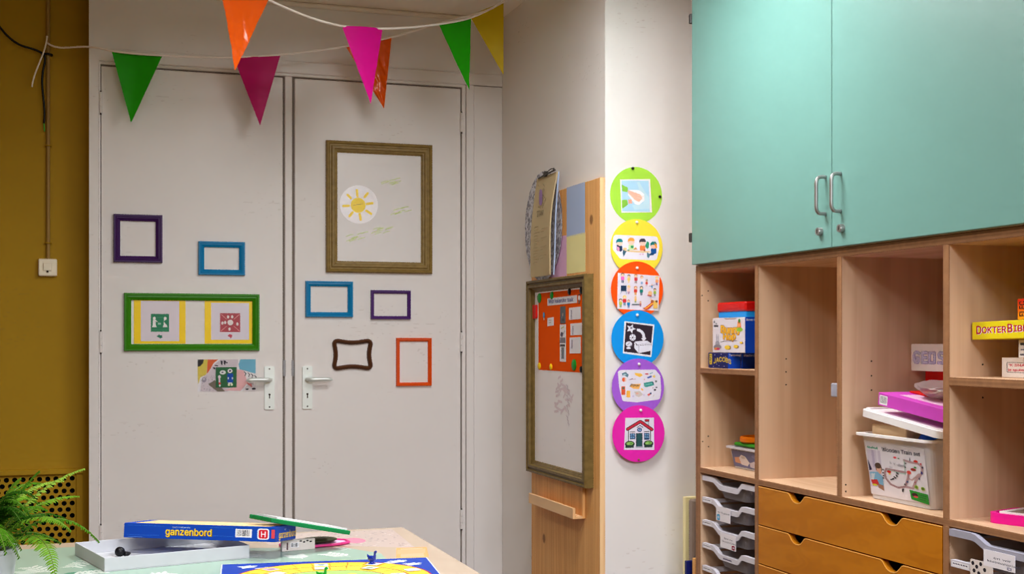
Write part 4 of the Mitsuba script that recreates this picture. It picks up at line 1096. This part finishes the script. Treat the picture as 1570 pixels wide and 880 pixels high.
for x, y, rx, ry, c in ((318, 574, 14, 10, (200, 40, 30)), (320, 590, 8, 5, (236, 190, 60)), (370, 460, 11, 7, (214, 70, 80)), (508, 466, 14, 9, (200, 50, 40)), (455, 556, 14, 14, (214, 76, 70)), (486, 530, 18, 10, (150, 50, 36)), (500, 512, 10, 6, (70, 130, 60)), (540, 545, 6, 12, (60, 60, 120)), (438, 628, 7, 7, (60, 76, 120)),
                        (470, 460, 3, 14, (90, 90, 100)), (540, 480, 5, 7, (200, 60, 70)), (548, 505, 5, 8, (60, 60, 80)), (520, 590, 4, 9, (60, 60, 90)), (400, 700, 5, 12, (40, 40, 46)), (490, 622, 4, 4, (140, 40, 60)), (395, 462, 6, 4, (60, 110, 80)), (404, 690, 6, 5, (44, 44, 50))):
    A.e(x, y, rx, ry, c)
for x, y in ((380, 580), (368, 592), (372, 575), (352, 608), (360, 614), (328, 632), (338, 626), (346, 622), (278, 565), (276, 590), (277, 612), (274, 630), (372, 600), (440, 490), (436, 520), (420, 650)):
    A.e(x, y, 5.5, 5, (34, 32, 38))
A.text('5', 330, 512, 17, (110, 106, 116)).text('2+', 325, 545, 14, (150, 146, 156)).text('Y-deel', 356, 520, 18, (90, 86, 100), wx=.9).e(496, 655, 13, 14, (150, 176, 70)).e(538, 660, 13, 14, (150, 176, 70)).e(496, 655, 7, 8, (80, 110, 40)).e(538, 660, 7, 8, (80, 110, 40))
A.p([(448, 684), (566, 696), (568, 770), (455, 752)], (40, 140, 46)).e(480, 716, 20, 14, (60, 30, 34)).e(486, 728, 16, 7, (206, 70, 80)).l([(510, 708), (556, 714)], 5, (30, 90, 40)).l([(510, 724), (556, 730)], 5, (30, 90, 40)).l([(510, 740), (550, 746)], 5, (30, 90, 40))
A.done(t, 'printed_label')
solo('wooden_block', box(2.180, 2.28, 3.075, 3.242, .8985, 1.005, .003), 'c_wood', 'plain wooden block standing in the large tub under its lid', 'block')
solo('wooden_track', cat([box(2.198, 2.375, 2.985, 3.235, .790 + .027 * k, .815 + .027 * k, .003) for k in range(4)]), 'c_wood', 'pile of wooden track pieces at the bottom of the large tub', 'toy track')
bsdf('c_brightblue', S(14, 96, 236), 0.3, 0.4)
solo('toy_dome', ball([2.228, 3.030, .960], .036, 3, (1, 1, 1)), 'c_brightblue', 'blue rounded toy peeping out of the large tub', 'toy', smooth=True)
solo('toy_ball', ball([2.225, 2.985, .955], .024, 2), 'c_wood', 'small wooden ball peeping out of the large tub', 'toy', smooth=True)
ml = front(2.148, 3.262, 1.030, 0, math.radians(6.6))
t = thing('tub_lid', 'white plastic lid lying askew on the large tub', 'lid')
part(t, 'plate', moved(extr(rrect(0, 0, .385, .262, .03), .020).apply_transform(np.array([[1, 0, 0, 0], [0, 0, 1, 0], [0, -1, 0, 0], [0, 0, 0, 1.0]])), ml), 'white_plastic', smooth=30)
part(t, 'raised_edge', moved(extr(rrect(.006, .006, .379, .256, .028).difference(rrect(.016, .016, .369, .246, .02)), .004).apply_transform(np.array([[1, 0, 0, 0], [0, 0, 1, .020], [0, -1, 0, 0], [0, 0, 0, 1.0]])), ml), 'white_plastic')
mo = front(2.168, 3.194, 1.0635, 0, math.radians(6.6))
t = gbox('game_box', 'flat orchid pink box with a barcode, tilted on the white tub lid', 'game box', mo, .318, .037, .20, 'c_orchid')
A = Art(mo, (0, 0, 318, 37), (0, .037, .318, 0))
A.barcode(7, 6, 46, 33)
A.done(t, 'barcode_label')
part(t, 'top_print', moved(box(.06, .25, .0372, .0376, -.18, -.03), mo), 'c_palepink', label='pale pink printed top')
solo('red_folder', moved(box(.02, .11, .0382, .043, -.17, -.09, .001), mo), 'c_red', 'thin red folder lying on the orchid pink box', 'folder')
# crumpled bag
bg = trimesh.creation.icosphere(subdivisions=4, radius=1)
q = bg.vertices
q = q * np.array([.075, .085, .022]) * (1 + .35 * (meshkit.fbm(q * 2.2 + 5, 3) - .5))[:, None]
q[:, 2] += .020 * np.clip(q[:, 1] / .085, 0, 1)
bg.vertices = q + np.array([2.275, 3.03, 1.108])
t = solo('plastic_bag', bg, 'bag_clear', 'crumpled clear plastic bag on the orchid pink box', 'plastic bag', smooth=False)
solo('wooden_toy', box(2.262, 2.31, 2.98, 3.06, 1.0905, 1.108, .004), 'c_butter', 'yellowish pieces inside the crumpled plastic bag', 'toy')
# white boxed game behind
solo('game_box', box(2.45, 2.57, 2.87, 3.25, .7855, 1.108, .002), 'c_gamebrown', 'dark brown box standing at the back of the bay behind the large tub', 'game box')
solo('game_box', box(2.40, 2.57, 3.0, 3.29, 1.1085, 1.1575, .0015), 'c_red', 'plain red game box under the white box with outlined letters', 'game box')
mg = front(2.36, 3.304, 1.1585)
t = gbox('game_box', 'white game box with large outlined blue letters, on the red box', 'game box', mg, .30, .081, .2, 'c_offwhite')
A = Art(mg, (140, 125, 740, 392), (0, .081, .40, 0))
A = Art(mg, (130, 122, 130 + 455 * .30 / .183, 390), (0, .081, .30, 0))
glyphs = [[(230, 215), (215, 205), (185, 205), (168, 225), (168, 285), (185, 305), (215, 305), (225, 290), (225, 262), (200, 262)], None, [(355, 208), (355, 305), (415, 305), (415, 208), (355, 208)],
          [(525, 212), (475, 207), (463, 228), (470, 250), (515, 262), (522, 285), (510, 305), (462, 302)], [(625, 208), (570, 208), (570, 305), (625, 305)]]
E_ = unary_union([LineString([(318, 208), (270, 208), (270, 305), (320, 305)]), LineString([(270, 257), (312, 257)])])
for gI, gl in enumerate(glyphs):
    ln = E_ if gl is None else LineString(gl)
    o = ln.buffer(15, quad_segs=3, cap_style=3, join_style=1)
    A.add(o, (84, 84, 150)).add(ln.buffer(9.5, quad_segs=3, cap_style=3), (212, 204, 218)).add(ln.buffer(2.6, quad_segs=3, cap_style=3), (120, 116, 170))
A.done(t)

# right bay, upper shelf
mb = front(2.215, 2.720, 1.1555)
t = gbox('game_box', 'small white box with red print in a grey outline, lowest in the right bay', 'game box', mb, .23, .051, .15, 'c_offwhite')
A = Art(mb, (320, 560, 484, 700), (0, .051, .100, 0))
fr_ = rrect(352, 592, 464, 664, 6)
A.add(fr_.difference(fr_.buffer(-4)), (110, 104, 104)).text("'K SNAP", 360, 620, 17, (190, 50, 66), wx=1.3, bold=True).text('je spullen', 360, 652, 16, (190, 50, 66), wx=1.1, bold=True).l([(478, 640), (478, 660)], 6, (190, 50, 66))
A.done(t)
mb = front(2.20, 2.640, 1.2068)
t = gbox('game_box', 'small grey white box wedged under the yellow game box in the right bay', 'game box', mb, .12, .0445, .12, 'c_offwhite')
A = Art(mb, (0, 0, 120, 44), (0, .0445, .12, 0))
A.l([(10, 10), (60, 10)], 6, (60, 60, 66)).l([(10, 24), (50, 24)], 3, (110, 110, 116)).l([(8, 36), (56, 36)], 4, (80, 80, 90))
A.done(t)
my = front(2.185, 2.797, 1.2520, math.radians(-1.5), math.radians(-1.0))
t = gbox('game_box', 'bright yellow game box with dark red lettering, laid across smaller boxes in the right bay', 'game box', my, .40, .0455, .18, 'c_yellow')
A = Art(my, (138, 320, 138 + 400 * 1.78, 445), (0, .0455, .40, 0))
for dx, dy, c in ((5, 4, (240, 232, 226)), (0, 0, (186, 22, 62))):
    A.text('D', 166 + dx, 405 + dy, 56, c, bold=True, wx=.75).text('OKTER', 207 + dx, 400 + dy, 42, c, bold=True, wx=.90).text('B', 384 + dx, 400 + dy, 56, c, bold=True, wx=.8).text('IBBER', 428 + dx, 397 + dy, 42, c, bold=True, wx=.98)
A.done(t)
mr = front(2.21, 2.655, 1.3025, math.radians(-1.5), math.radians(-1.0))
t = gbox('game_box', 'red and orange game box on top of the yellow one', 'game box', mr, .24, .052, .15, 'c_fireorange')
A = Art(mr, (405, 150, 405 + 240 * 1.5, 298), (0, .052, .24, 0))
for q in range(12):
    f_ = q / 11
    A.r(408, 152 + 12 * q, 405 + 238 * 1.5, 165 + 12 * q, (int(226 + 14 * f_), int(40 + 120 * f_), 14))
A.text('ELEC', 448, 280, 30, (50, 24, 16), rot=-math.pi / 2, wx=1.1, bold=True).text('DO', 462, 268, 34, (40, 90, 150), bold=True)
A.done(t)
# magenta tray on the lower shelf of the right bay
mt = front(2.172, 2.728, .7855, math.radians(20))
tw = np.array([[1, 0, 0, 0], [0, 0, 1, 0], [0, -1, 0, 0], [0, 0, 0, 1.0]])
t = thing('carry_tray', 'hot pink plastic tray with a clear lid on the shelf at the right edge', 'tray')
part(t, 'tray', moved(cat([extr(rrect(0, 0, .30, .16, .03).difference(rrect(.012, .012, .288, .148, .022)), .026).apply_transform(tw), extr(rrect(.004, .004, .296, .156, .026), .004).apply_transform(tw)]), mt), 'c_hotpink', smooth=30)
part(t, 'lid', moved(extr(rrect(.03, .006, .294, .154, .01).difference(rrect(.045, .018, .28, .142, .006)), .004, None, .0262).apply_transform(tw), mt), 'white_plastic', label='white lid frame')
part(t, 'window', moved(extr(rrect(.045, .018, .28, .142, .006), .001, None, .027).apply_transform(tw), mt), 'c_greybrown', label='dusky pink window in the lid')

# things standing between the column and the shelving
solo('foam_board', box(2.160, 2.56, 4.445, 4.467, 0, .650, .002), 'c_butter', 'pale yellow foam board standing on edge between column and shelving', 'board')
solo('cardboard_sheet', box(2.166, 2.55, 4.392, 4.432, 0, .645, .006), 'c_greybrown', 'grey brown cardboard standing behind the side of the shelving', 'cardboard')
solo('folder', box(2.112, 2.36, 4.335, 4.352, 0, .425, .002), 'c_navy', 'dark blue folder standing on edge beside the shelving', 'folder')
solo('wooden_batten', box(2.124, 2.16, 4.288, 4.312, 0, .441, .001), 'pine', 'short pine batten standing against the side of the shelving', 'batten')

# ------------------------------------------------------------------ the table and the game on it
TZ = .68
t = thing('table', 'light beech table with play pictures under its glossy top', 'table')
part(t, 'tabletop', box(-.70, .905, 2.55, 3.815, TZ - .024, TZ, .003), 'beech')
part(t, 'apron', cat([box(-.63, .835, 2.61, 2.63, .58, TZ - .0245), box(-.63, .835, 3.735, 3.755, .58, TZ - .0245), box(-.63, -.61, 2.63, 3.735, .58, TZ - .0245), box(.815, .835, 2.63, 3.735, .58, TZ - .0245)]), 'beech')
for x in (-.63, .795):
    for y in (2.61, 3.715):
        part(t, 'leg', box(x, x + .04, y, y + .04, 0, TZ - .0248, .003), 'beech')
TM = M([0, 0, TZ], [1, 0, 0], [0, 1, 0])
A = Art(TM, (0, 0, 1, 1), (0, 0, 1, 1), .0002)
mint = Polygon([(-.68, 2.6), (.70, 2.6), (.735, 3.36), (.66, 3.49), (.40, 3.56), (.30, 3.73), (-.68, 3.73)])
A.add(mint, (142, 170, 154))
rnd = random.Random(12)
tones = {c: [] for c in ((102, 150, 130), (178, 196, 186), (80, 138, 116), (196, 206, 198))}
for k in range(70):
    x, y, a, l = rnd.uniform(-.65, .68), rnd.uniform(2.7, 3.66), rnd.uniform(0, 6.28), rnd.uniform(.05, .14)
    dx, dy = math.cos(a), math.sin(a)
    leafs = tones[rnd.choice(sorted(tones))]
    leafs.append(LineString([(x, y), (x + l * dx, y + l * dy)]).buffer(.0016))
    for q in range(5):
        f_ = .2 + .17 * q
        bx, by = x + l * dx * f_, y + l * dy * f_
        for sg in (1, -1):
            ex, ey = bx + .035 * (dx * .6 - sg * dy * .8), by + .035 * (dy * .6 + sg * dx * .8)
            leafs.append(affinity.rotate(affinity.scale(Point((bx + ex) / 2, (by + ey) / 2).buffer(1, quad_segs=2), .018, .006), math.degrees(math.atan2(ey - by, ex - bx))))
for c, leafs in tones.items():
    A.add(unary_union(leafs).intersection(mint), c)
A.done(t, 'mint_picture', 'print_gloss', 'mint green leaf picture in the table top')
A = Art(TM, (0, 0, 1, 1), (0, 0, 1, 1), .0002)
terr = Polygon([(.70, 3.50), (.845, 3.42), (.862, 3.78), (.45, 3.785), (.47, 3.60)])
A.add(terr, (182, 164, 156))
for c in ((160, 142, 140), (196, 182, 176), (150, 132, 132), (172, 158, 150)):
    dots = [affinity.scale(Point(rnd.uniform(.46, .86), rnd.uniform(3.43, 3.78)).buffer(1, quad_segs=2), rnd.uniform(.002, .006), rnd.uniform(.002, .006)) for k in range(75)]
    A.add(unary_union([q for q in dots if terr.contains(q)]), c)
A.e(.712, 3.60, .03, .05, (214, 120, 148))
A.done(t, 'speckled_picture', 'print_gloss', 'grey pink speckled picture in the table top')
A = Art(TM, (0, 0, 1, 1), (0, 0, 1, 1), .0003)
op = Polygon([(.757, 3.275), (.843, 3.262), (.878, 3.425), (.795, 3.435)])
A.add(op, (208, 172, 132)).add(op.difference(op.buffer(-.012)), (216, 158, 92)).add(Polygon([(.772, 3.33), (.85, 3.33), (.868, 3.40), (.79, 3.40)]), (210, 164, 116))
A.done(t, 'orange_picture', 'print_gloss', 'orange outlined rectangle in the table top')

# white upturned box lid
LB = M([.030, 3.299, TZ + .0008], [.362, .093, 0], [-.076, .280, 0])
lw, ld, lh, th_ = .374, .290, .034, .0025
t = thing('box_lid', 'white game box lid lying upside down on the table', 'box lid')
part(t, 'floor', moved(box(0, lw, 0, ld, 0, .002), LB), 'lid_card')
part(t, 'side', moved(cat([box(0, lw, 0, th_, .002, lh, .0006), box(0, lw, ld - th_, ld, .002, lh, .0006), box(0, th_, th_, ld - th_, .002, lh, .0006), box(lw - th_, lw, th_, ld - th_, .002, lh, .0006)]), LB), 'lid_card')
t = thing('game_piece', 'small black goose shaped pawn lying in the white box lid', 'game piece')
bx, by = .070, 3.500
part(t, 'body', cat([ball([bx, by, TZ + .017], .013, 2, (1, 1, 1)), ball([bx + .016, by - .002, TZ + .010], .007, 2), tube([[bx + .01, by, TZ + .012], [bx + .022, by, TZ + .011], [bx + .026, by - .001, TZ + .013]], [.006, .005, .003], 8)]).apply_translation([0, 0, 0]), 'c_black', smooth=True)
# blue game box leaning across the lid
tl = math.radians(5)
fu = np.array([.450 - .081, 3.338 - 3.545, 0]) / math.hypot(.369, .207)
fb = np.array([-fu[1], fu[0], 0]) * math.cos(tl) + np.array([0, 0, -1]) * math.sin(tl)      # towards the back, dipping
up = np.cross(fu, fb)
GM = M([.081, 3.545, .7275], fu, up)
GW, GH, GD = .425, .0385, .145
t = gbox('game_box', 'flat blue board game box with yellow lettering lying across the white lid on the table', 'game box', GM, GW, GH, GD, 'c_royal')
A = Art(GM, (690, 600, 1575, 690), (0, GH - .0005, GW, .0005))   # close view of the box front, made level
A.r(690, 600, 1575, 690, (12, 66, 170)).l([(712, 612), (930, 612)], 2, (50, 110, 200)).l([(710, 672), (900, 672)], 2, (50, 110, 200)).l([(1195, 612), (1330, 612)], 2, (50, 110, 200)).l([(1195, 664), (1330, 664)], 2, (50, 110, 200))
A.text('oud Hollands', 975, 622, 10, (190, 206, 232), wx=1.25).text('ganzenbord', 938, 669, 43, (120, 80, 20), wx=.82, bold=True).text('ganzenbord', 934, 666, 43, (250, 206, 50), wx=.82, bold=True)
A.barcode(1345, 616, 1440, 668, 13, 4)
A.r(1472, 610, 1540, 678, (232, 232, 240), 14).r(1480, 617, 1532, 671, (200, 30, 44), 10).text('H', 1489, 662, 34, (236, 232, 238), bold=True, wx=.95).r(1552, 614, 1572, 670, (210, 70, 80))
A.l([(715, 684), (800, 684)], 3, (90, 140, 210))
A.done(t)
A = Art(side_plane(GM, GW), (0, 0, 145, 38), (0, GH, GD, 0))
A.r(0, 0, 145, 38, (14, 62, 160)).text('ganzenbord', 22, 30, 17, (236, 190, 60), wx=.95, bold=True).text('oud', 60, 11, 5, (200, 210, 230))
A.done(t, 'side_print')
part(t, 'top_print', moved(extr(rrect(.03, .004, GW - .02, GD - .004, .002), .0004), top_plane(GM, GH + .0002)), 'c_peach', label='tan printed lid')
# green rimmed lid and pouch behind
ga, gb = np.array([.443, 3.350, .777]), np.array([.670, 3.452, .719])
gu = (gb - ga) / np.linalg.norm(gb - ga)
gm = M(ga, gu, np.cross(np.cross(gu, [0, 0, 1.0]), gu))
gl_ = float(np.linalg.norm(gb - ga))
t = thing('tray_lid', 'thin dark green edged lid leaning from the blue box down to the table', 'lid')
part(t, 'edge', moved(cat([box(0, gl_, 0, .0115, -.012, 0, .002), box(0, .012, 0, .0115, -.10, -.012, .002), box(gl_ - .012, gl_, 0, .0115, -.10, -.012, .002), box(0, gl_, 0, .0115, -.112, -.10, .002)]), gm), 'c_green')
part(t, 'sheet', moved(box(.02, gl_ - .008, .0105, .0165, -.106, -.008), gm), 'white_card', label='white top sheet')
px0, px1 = np.array([.505, 3.50, TZ]), np.array([.690, 3.535, TZ])
pv = (px1 - px0) / np.linalg.norm(px1 - px0)
pm = M(px0 + [0, 0, .001], pv, [-pv[1], pv[0], 0])
pl_ = .188
outline = Polygon([(0, 0), (.08, -.012), (.15, -.008), (.186, .012), (.19, .05), (.16, .085), (.05, .09), (0, .06)])
t = thing('pouch', 'pink edged clear pouch with dark olive contents under the green lid', 'pouch')
ring = np.array(outline.buffer(-.01).buffer(.01, quad_segs=6).exterior.coords)
part(t, 'rim', tube([at(pm, x, y, .004) for x, y in ring], .004, 7), 'c_pinkrim', smooth=True, label='pink rim')
part(t, 'base', extr(outline.buffer(-.003), .003, pm, .0005), 'c_palepink')
part(t, 'contents', moved(cat([trimesh.creation.icosphere(3).apply_scale([.060, .032, .0085]).apply_translation([.100, .04, .0122])]), pm), 'c_olive', smooth=True, label='dark olive contents')
t = gbox('game_box', 'small white box with black marks between the blue box and the green lid', 'game box', M([.487, 3.465, TZ + .0005], [.95, .2, 0], [0, 0, 1]), .095, .030, .012, 'c_offwhite')
A = Art(M([.487, 3.465, TZ + .0005], [.95, .2, 0], [0, 0, 1]), (330, 220, 580, 340), (0, .030, .095, 0))
A.r(338, 232, 440, 300, (206, 196, 190)).l([(370, 250), (370, 320)], 10, (70, 40, 44))
for q in range(4):
    A.e(470 + 25 * q, 240 + 12 * (q % 2), 9, 8, (40, 40, 44))
A.barcode(395, 250, 455, 305, 7, 2)
A.done(t)

# the goose board
bu = np.array([.831 - .311, 3.237 - 3.297, 0.0])
bw = float(np.linalg.norm(bu))
bv = np.array([-bu[1], bu[0], 0]) / bw
bo = np.array([.311, 3.297, TZ + .0012])
BM = M(bo - bv * bw, bu, bv)
t = thing('game_board', 'blue goose board game with a yellow oval track, spread open on the table', 'game board')
part(t, 'board', moved(box(0, bw, 0, bw, 0, .003, .0005), BM), 'white_card')
A = Art(BM, (0, 0, 100, 100), (0, bw, bw, 0), .0034)
A.r(.6, .6, 99.4, 99.4, (30, 62, 160))
for cx_, cy_ in ((12, 10), (20, 16), (84, 9), (78, 14), (90, 18), (10, 88), (88, 88), (80, 92)):
    A.p(star(cx_, cy_, 5.0, 2.6, 4, .4), (214, 222, 240)).e(cx_ + 3.6, cy_ - 2, 1.6, 1.2, (200, 212, 236))
A.add(rrect(4, 6, 96, 94, 40, 12), (150, 46, 90)).add(rrect(5, 7, 95, 93, 39, 12), (246, 206, 58)).add(rrect(14, 17, 86, 83, 31, 10), (168, 90, 60)).add(rrect(15, 18, 85, 82, 30, 10), (246, 214, 70)).add(rrect(24, 28, 76, 72, 21, 8), (160, 90, 70)).add(rrect(25, 29, 75, 71, 20, 8), (160, 206, 110)).add(rrect(34, 38, 66, 62, 12, 6), (214, 230, 160))
for rad, n in ((0, 30), (1, 24)):
    ring = rrect(9.5 + 10 * rad, 12 + 10.5 * rad, 90.5 - 10 * rad, 88 - 10.5 * rad, 35 - 9 * rad, 10).exterior
    for q in range(n):
        p0, p1 = ring.interpolate((q + .5) / n, normalized=True), ring.interpolate((q + .55) / n, normalized=True)
        ang = math.degrees(math.atan2(p1.y - p0.y, p1.x - p0.x))
        A.add(affinity.rotate(srect(p0.x - .25, p0.y - 4.2, p0.x + .25, p0.y + 4.2), ang), (196, 130, 40))
        if q % 3 == 0:
            p2 = ring.interpolate((q + 1.0) / n, normalized=True)
            A.add(affinity.rotate(srect(p2.x - 3.2, p2.y - 3.4, p2.x + 3.2, p2.y + 3.4), ang), rnd.choice([(206, 220, 214), (226, 226, 206), (196, 206, 222), (190, 160, 190)]))
            A.e(p2.x, p2.y, 1.8, 1.4, rnd.choice([(120, 150, 110), (150, 120, 110), (236, 236, 240)]))
for q in range(14):
    A.e(rnd.uniform(36, 64), rnd.uniform(40, 60), 2, 1.6, rnd.choice([(90, 150, 70), (120, 170, 210), (236, 200, 90)]))
A.done(t)
def goose(x, y, mat, label, yaw=0.0):
    t = thing('game_pawn', label, 'game pawn')
    z = TZ + .0043
    base = lathe([[0, 0], [.011, 0], [.011, .003], [.006, .005], [.004, .010], [0, .010]], [0, 0, 0], 16)
    body = trimesh.creation.icosphere(2).apply_scale([.014, .008, .008]).apply_translation([0, 0, .0165])
    tail = tube([[-.008, 0, .018], [-.015, 0, .022], [-.018, 0, .026]], [.005, .003, .001], 8)
    neck = tube(spline([[.008, 0, .018], [.012, 0, .025], [.013, 0, .033], [.016, 0, .037], [.021, 0, .036]], 12), np.r_[np.linspace(.0045, .003, 7), .0035, .0036, .003, .002, .001], 8)
    g = cat([base, body, tail, neck])
    g.apply_scale(.92)
    g.apply_transform(trimesh.transformations.rotation_matrix(yaw, [0, 0, 1]))
    g.apply_translation([x, y, z])
    part(t, 'figure', g, mat, smooth=35)
goose(.672, 3.178, 'blue_pawn', 'blue goose shaped pawn standing on the far edge of the board', -1.05)
goose(.512, 2.985, 'c_magnetgreen', 'green goose shaped pawn standing near the middle of the board', -.9)

# ------------------------------------------------------------------ the fern
t = thing('potted_fern', 'bushy green fern in a grey pot on the left end of the table', 'fern')
FXc, FYc = -.228, 2.75
pot = part(t, 'pot', lathe([[0, TZ + .001], [.064, TZ + .001], [.068, TZ + .006], [.086, .828], [.089, .830], [.089, .838], [.082, .838], [.080, .824], [.062, TZ + .012], [0, TZ + .012]], [FXc, FYc, 0], 36), 'pot_glaze', smooth=40, label='grey pot')
part(t, 'soil', cyl([FXc, FYc, .806], [FXc, FYc, .822], .0785, 28), 'soil')
def frond(base, ctrl, tip, width, mat, seed):
    n = 46
    pts = bezier(base, ctrl, tip, n)
    r = random.Random(seed)
    tg = np.gradient(pts, axis=0)
    step = np.linalg.norm(tg, axis=1).mean()
    tg /= np.linalg.norm(tg, axis=1, keepdims=True)
    v, f = [], []
    tb = tube(pts, np.linspace(.0018, .0005, n), 5)
    for i in range(4, n):
        s = i / (n - 1)
        w = width * max(.12, min(1.0, (1 - s) * 1.9) ** .8) * min(1, .45 + s * 2.2)
        side = np.cross(tg[i], [0, 0, 1.0])
        side /= np.linalg.norm(side) + 1e-9
        nrm = np.cross(side, tg[i])
        for sg in (1, -1):
            d = side * sg * .93 + tg[i] * r.uniform(.18, .42) - nrm * r.uniform(.0, .30)
            L, h = w * r.uniform(.85, 1.12), np.array(tg[i]) * min(.0034, step * .36)
            o, k = pts[i] + tg[i] * step * .5 * (sg > 0), len(v)
            v += [o - h, o + h * .9, o + d * L * .45 - h * 1.1 + nrm * .0015, o + d * L * .45 + h * 1.1 + nrm * .0015, o + d * L * .8 - h * .7 - nrm * .001, o + d * L * .8 + h * .7 - nrm * .001, o + d * L - nrm * .003]
            f += [[k, k + 1, k + 3], [k, k + 3, k + 2], [k + 2, k + 3, k + 5], [k + 2, k + 5, k + 4], [k + 4, k + 5, k + 6]]
    key = part(t, 'frond', trimesh.Trimesh(v, f, process=False), mat)
    part(key, 'stem', tb, 'fern_stem', smooth=True)


B0 = np.array([FXc, FYc, .825])
special = [((.02, .0), (-.16, 2.75, .93), (-.102, 2.74, .985), .022, 'b'), ((.03, .01), (-.12, 2.79, .955), (-.018, 2.80, .982), .021, 'c'), ((.04, 0), (-.07, 2.75, .945), (.012, 2.75, .840), .024, 'b'), ((.045, -.03), (-.08, 2.66, .93), (-.064, 2.56, .79), .034, 'a'),
           ((.03, .02), (-.12, 2.84, .93), (-.03, 2.90, .915), .024, 'a'), ((.03, -.02), (-.11, 2.66, .95), (-.04, 2.60, .885), .026, 'a'), ((.0, -.03), (-.18, 2.62, .96), (-.15, 2.52, .86), .030, 'b'), ((.02, .02), (-.16, 2.80, .96), (-.06, 2.84, .955), .022, 'c'),
           ((.03, -.01), (-.13, 2.70, .90), (-.06, 2.68, .85), .028, 'd'), ((.03, .03), (-.13, 2.82, .92), (-.055, 2.86, .875), .026, 'd'), ((.02, .0), (-.17, 2.74, .95), (-.135, 2.72, .975), .022, 'a')]
for i, (b, c, tp, w, mt_) in enumerate(special):
    frond(B0 + [b[0], b[1], 0], c, tp, w, 'fern_' + mt_, 100 + i)
rnd = random.Random(31)
for i in range(40):
    a = rnd.uniform(0, 2 * math.pi)
    R_, hgt, drop = rnd.uniform(.09, .20), rnd.uniform(.05, .13), rnd.uniform(-.08, .01)
    ca, sa = math.cos(a), math.sin(a)
    frond(B0 + [.04 * ca * rnd.random(), .04 * sa * rnd.random(), 0], B0 + [R_ * .5 * ca, R_ * .5 * sa, hgt + .04], B0 + [R_ * ca, R_ * sa, hgt + drop], rnd.uniform(.020, .030), 'fern_' + rnd.choice('aabbbdddd'), i)
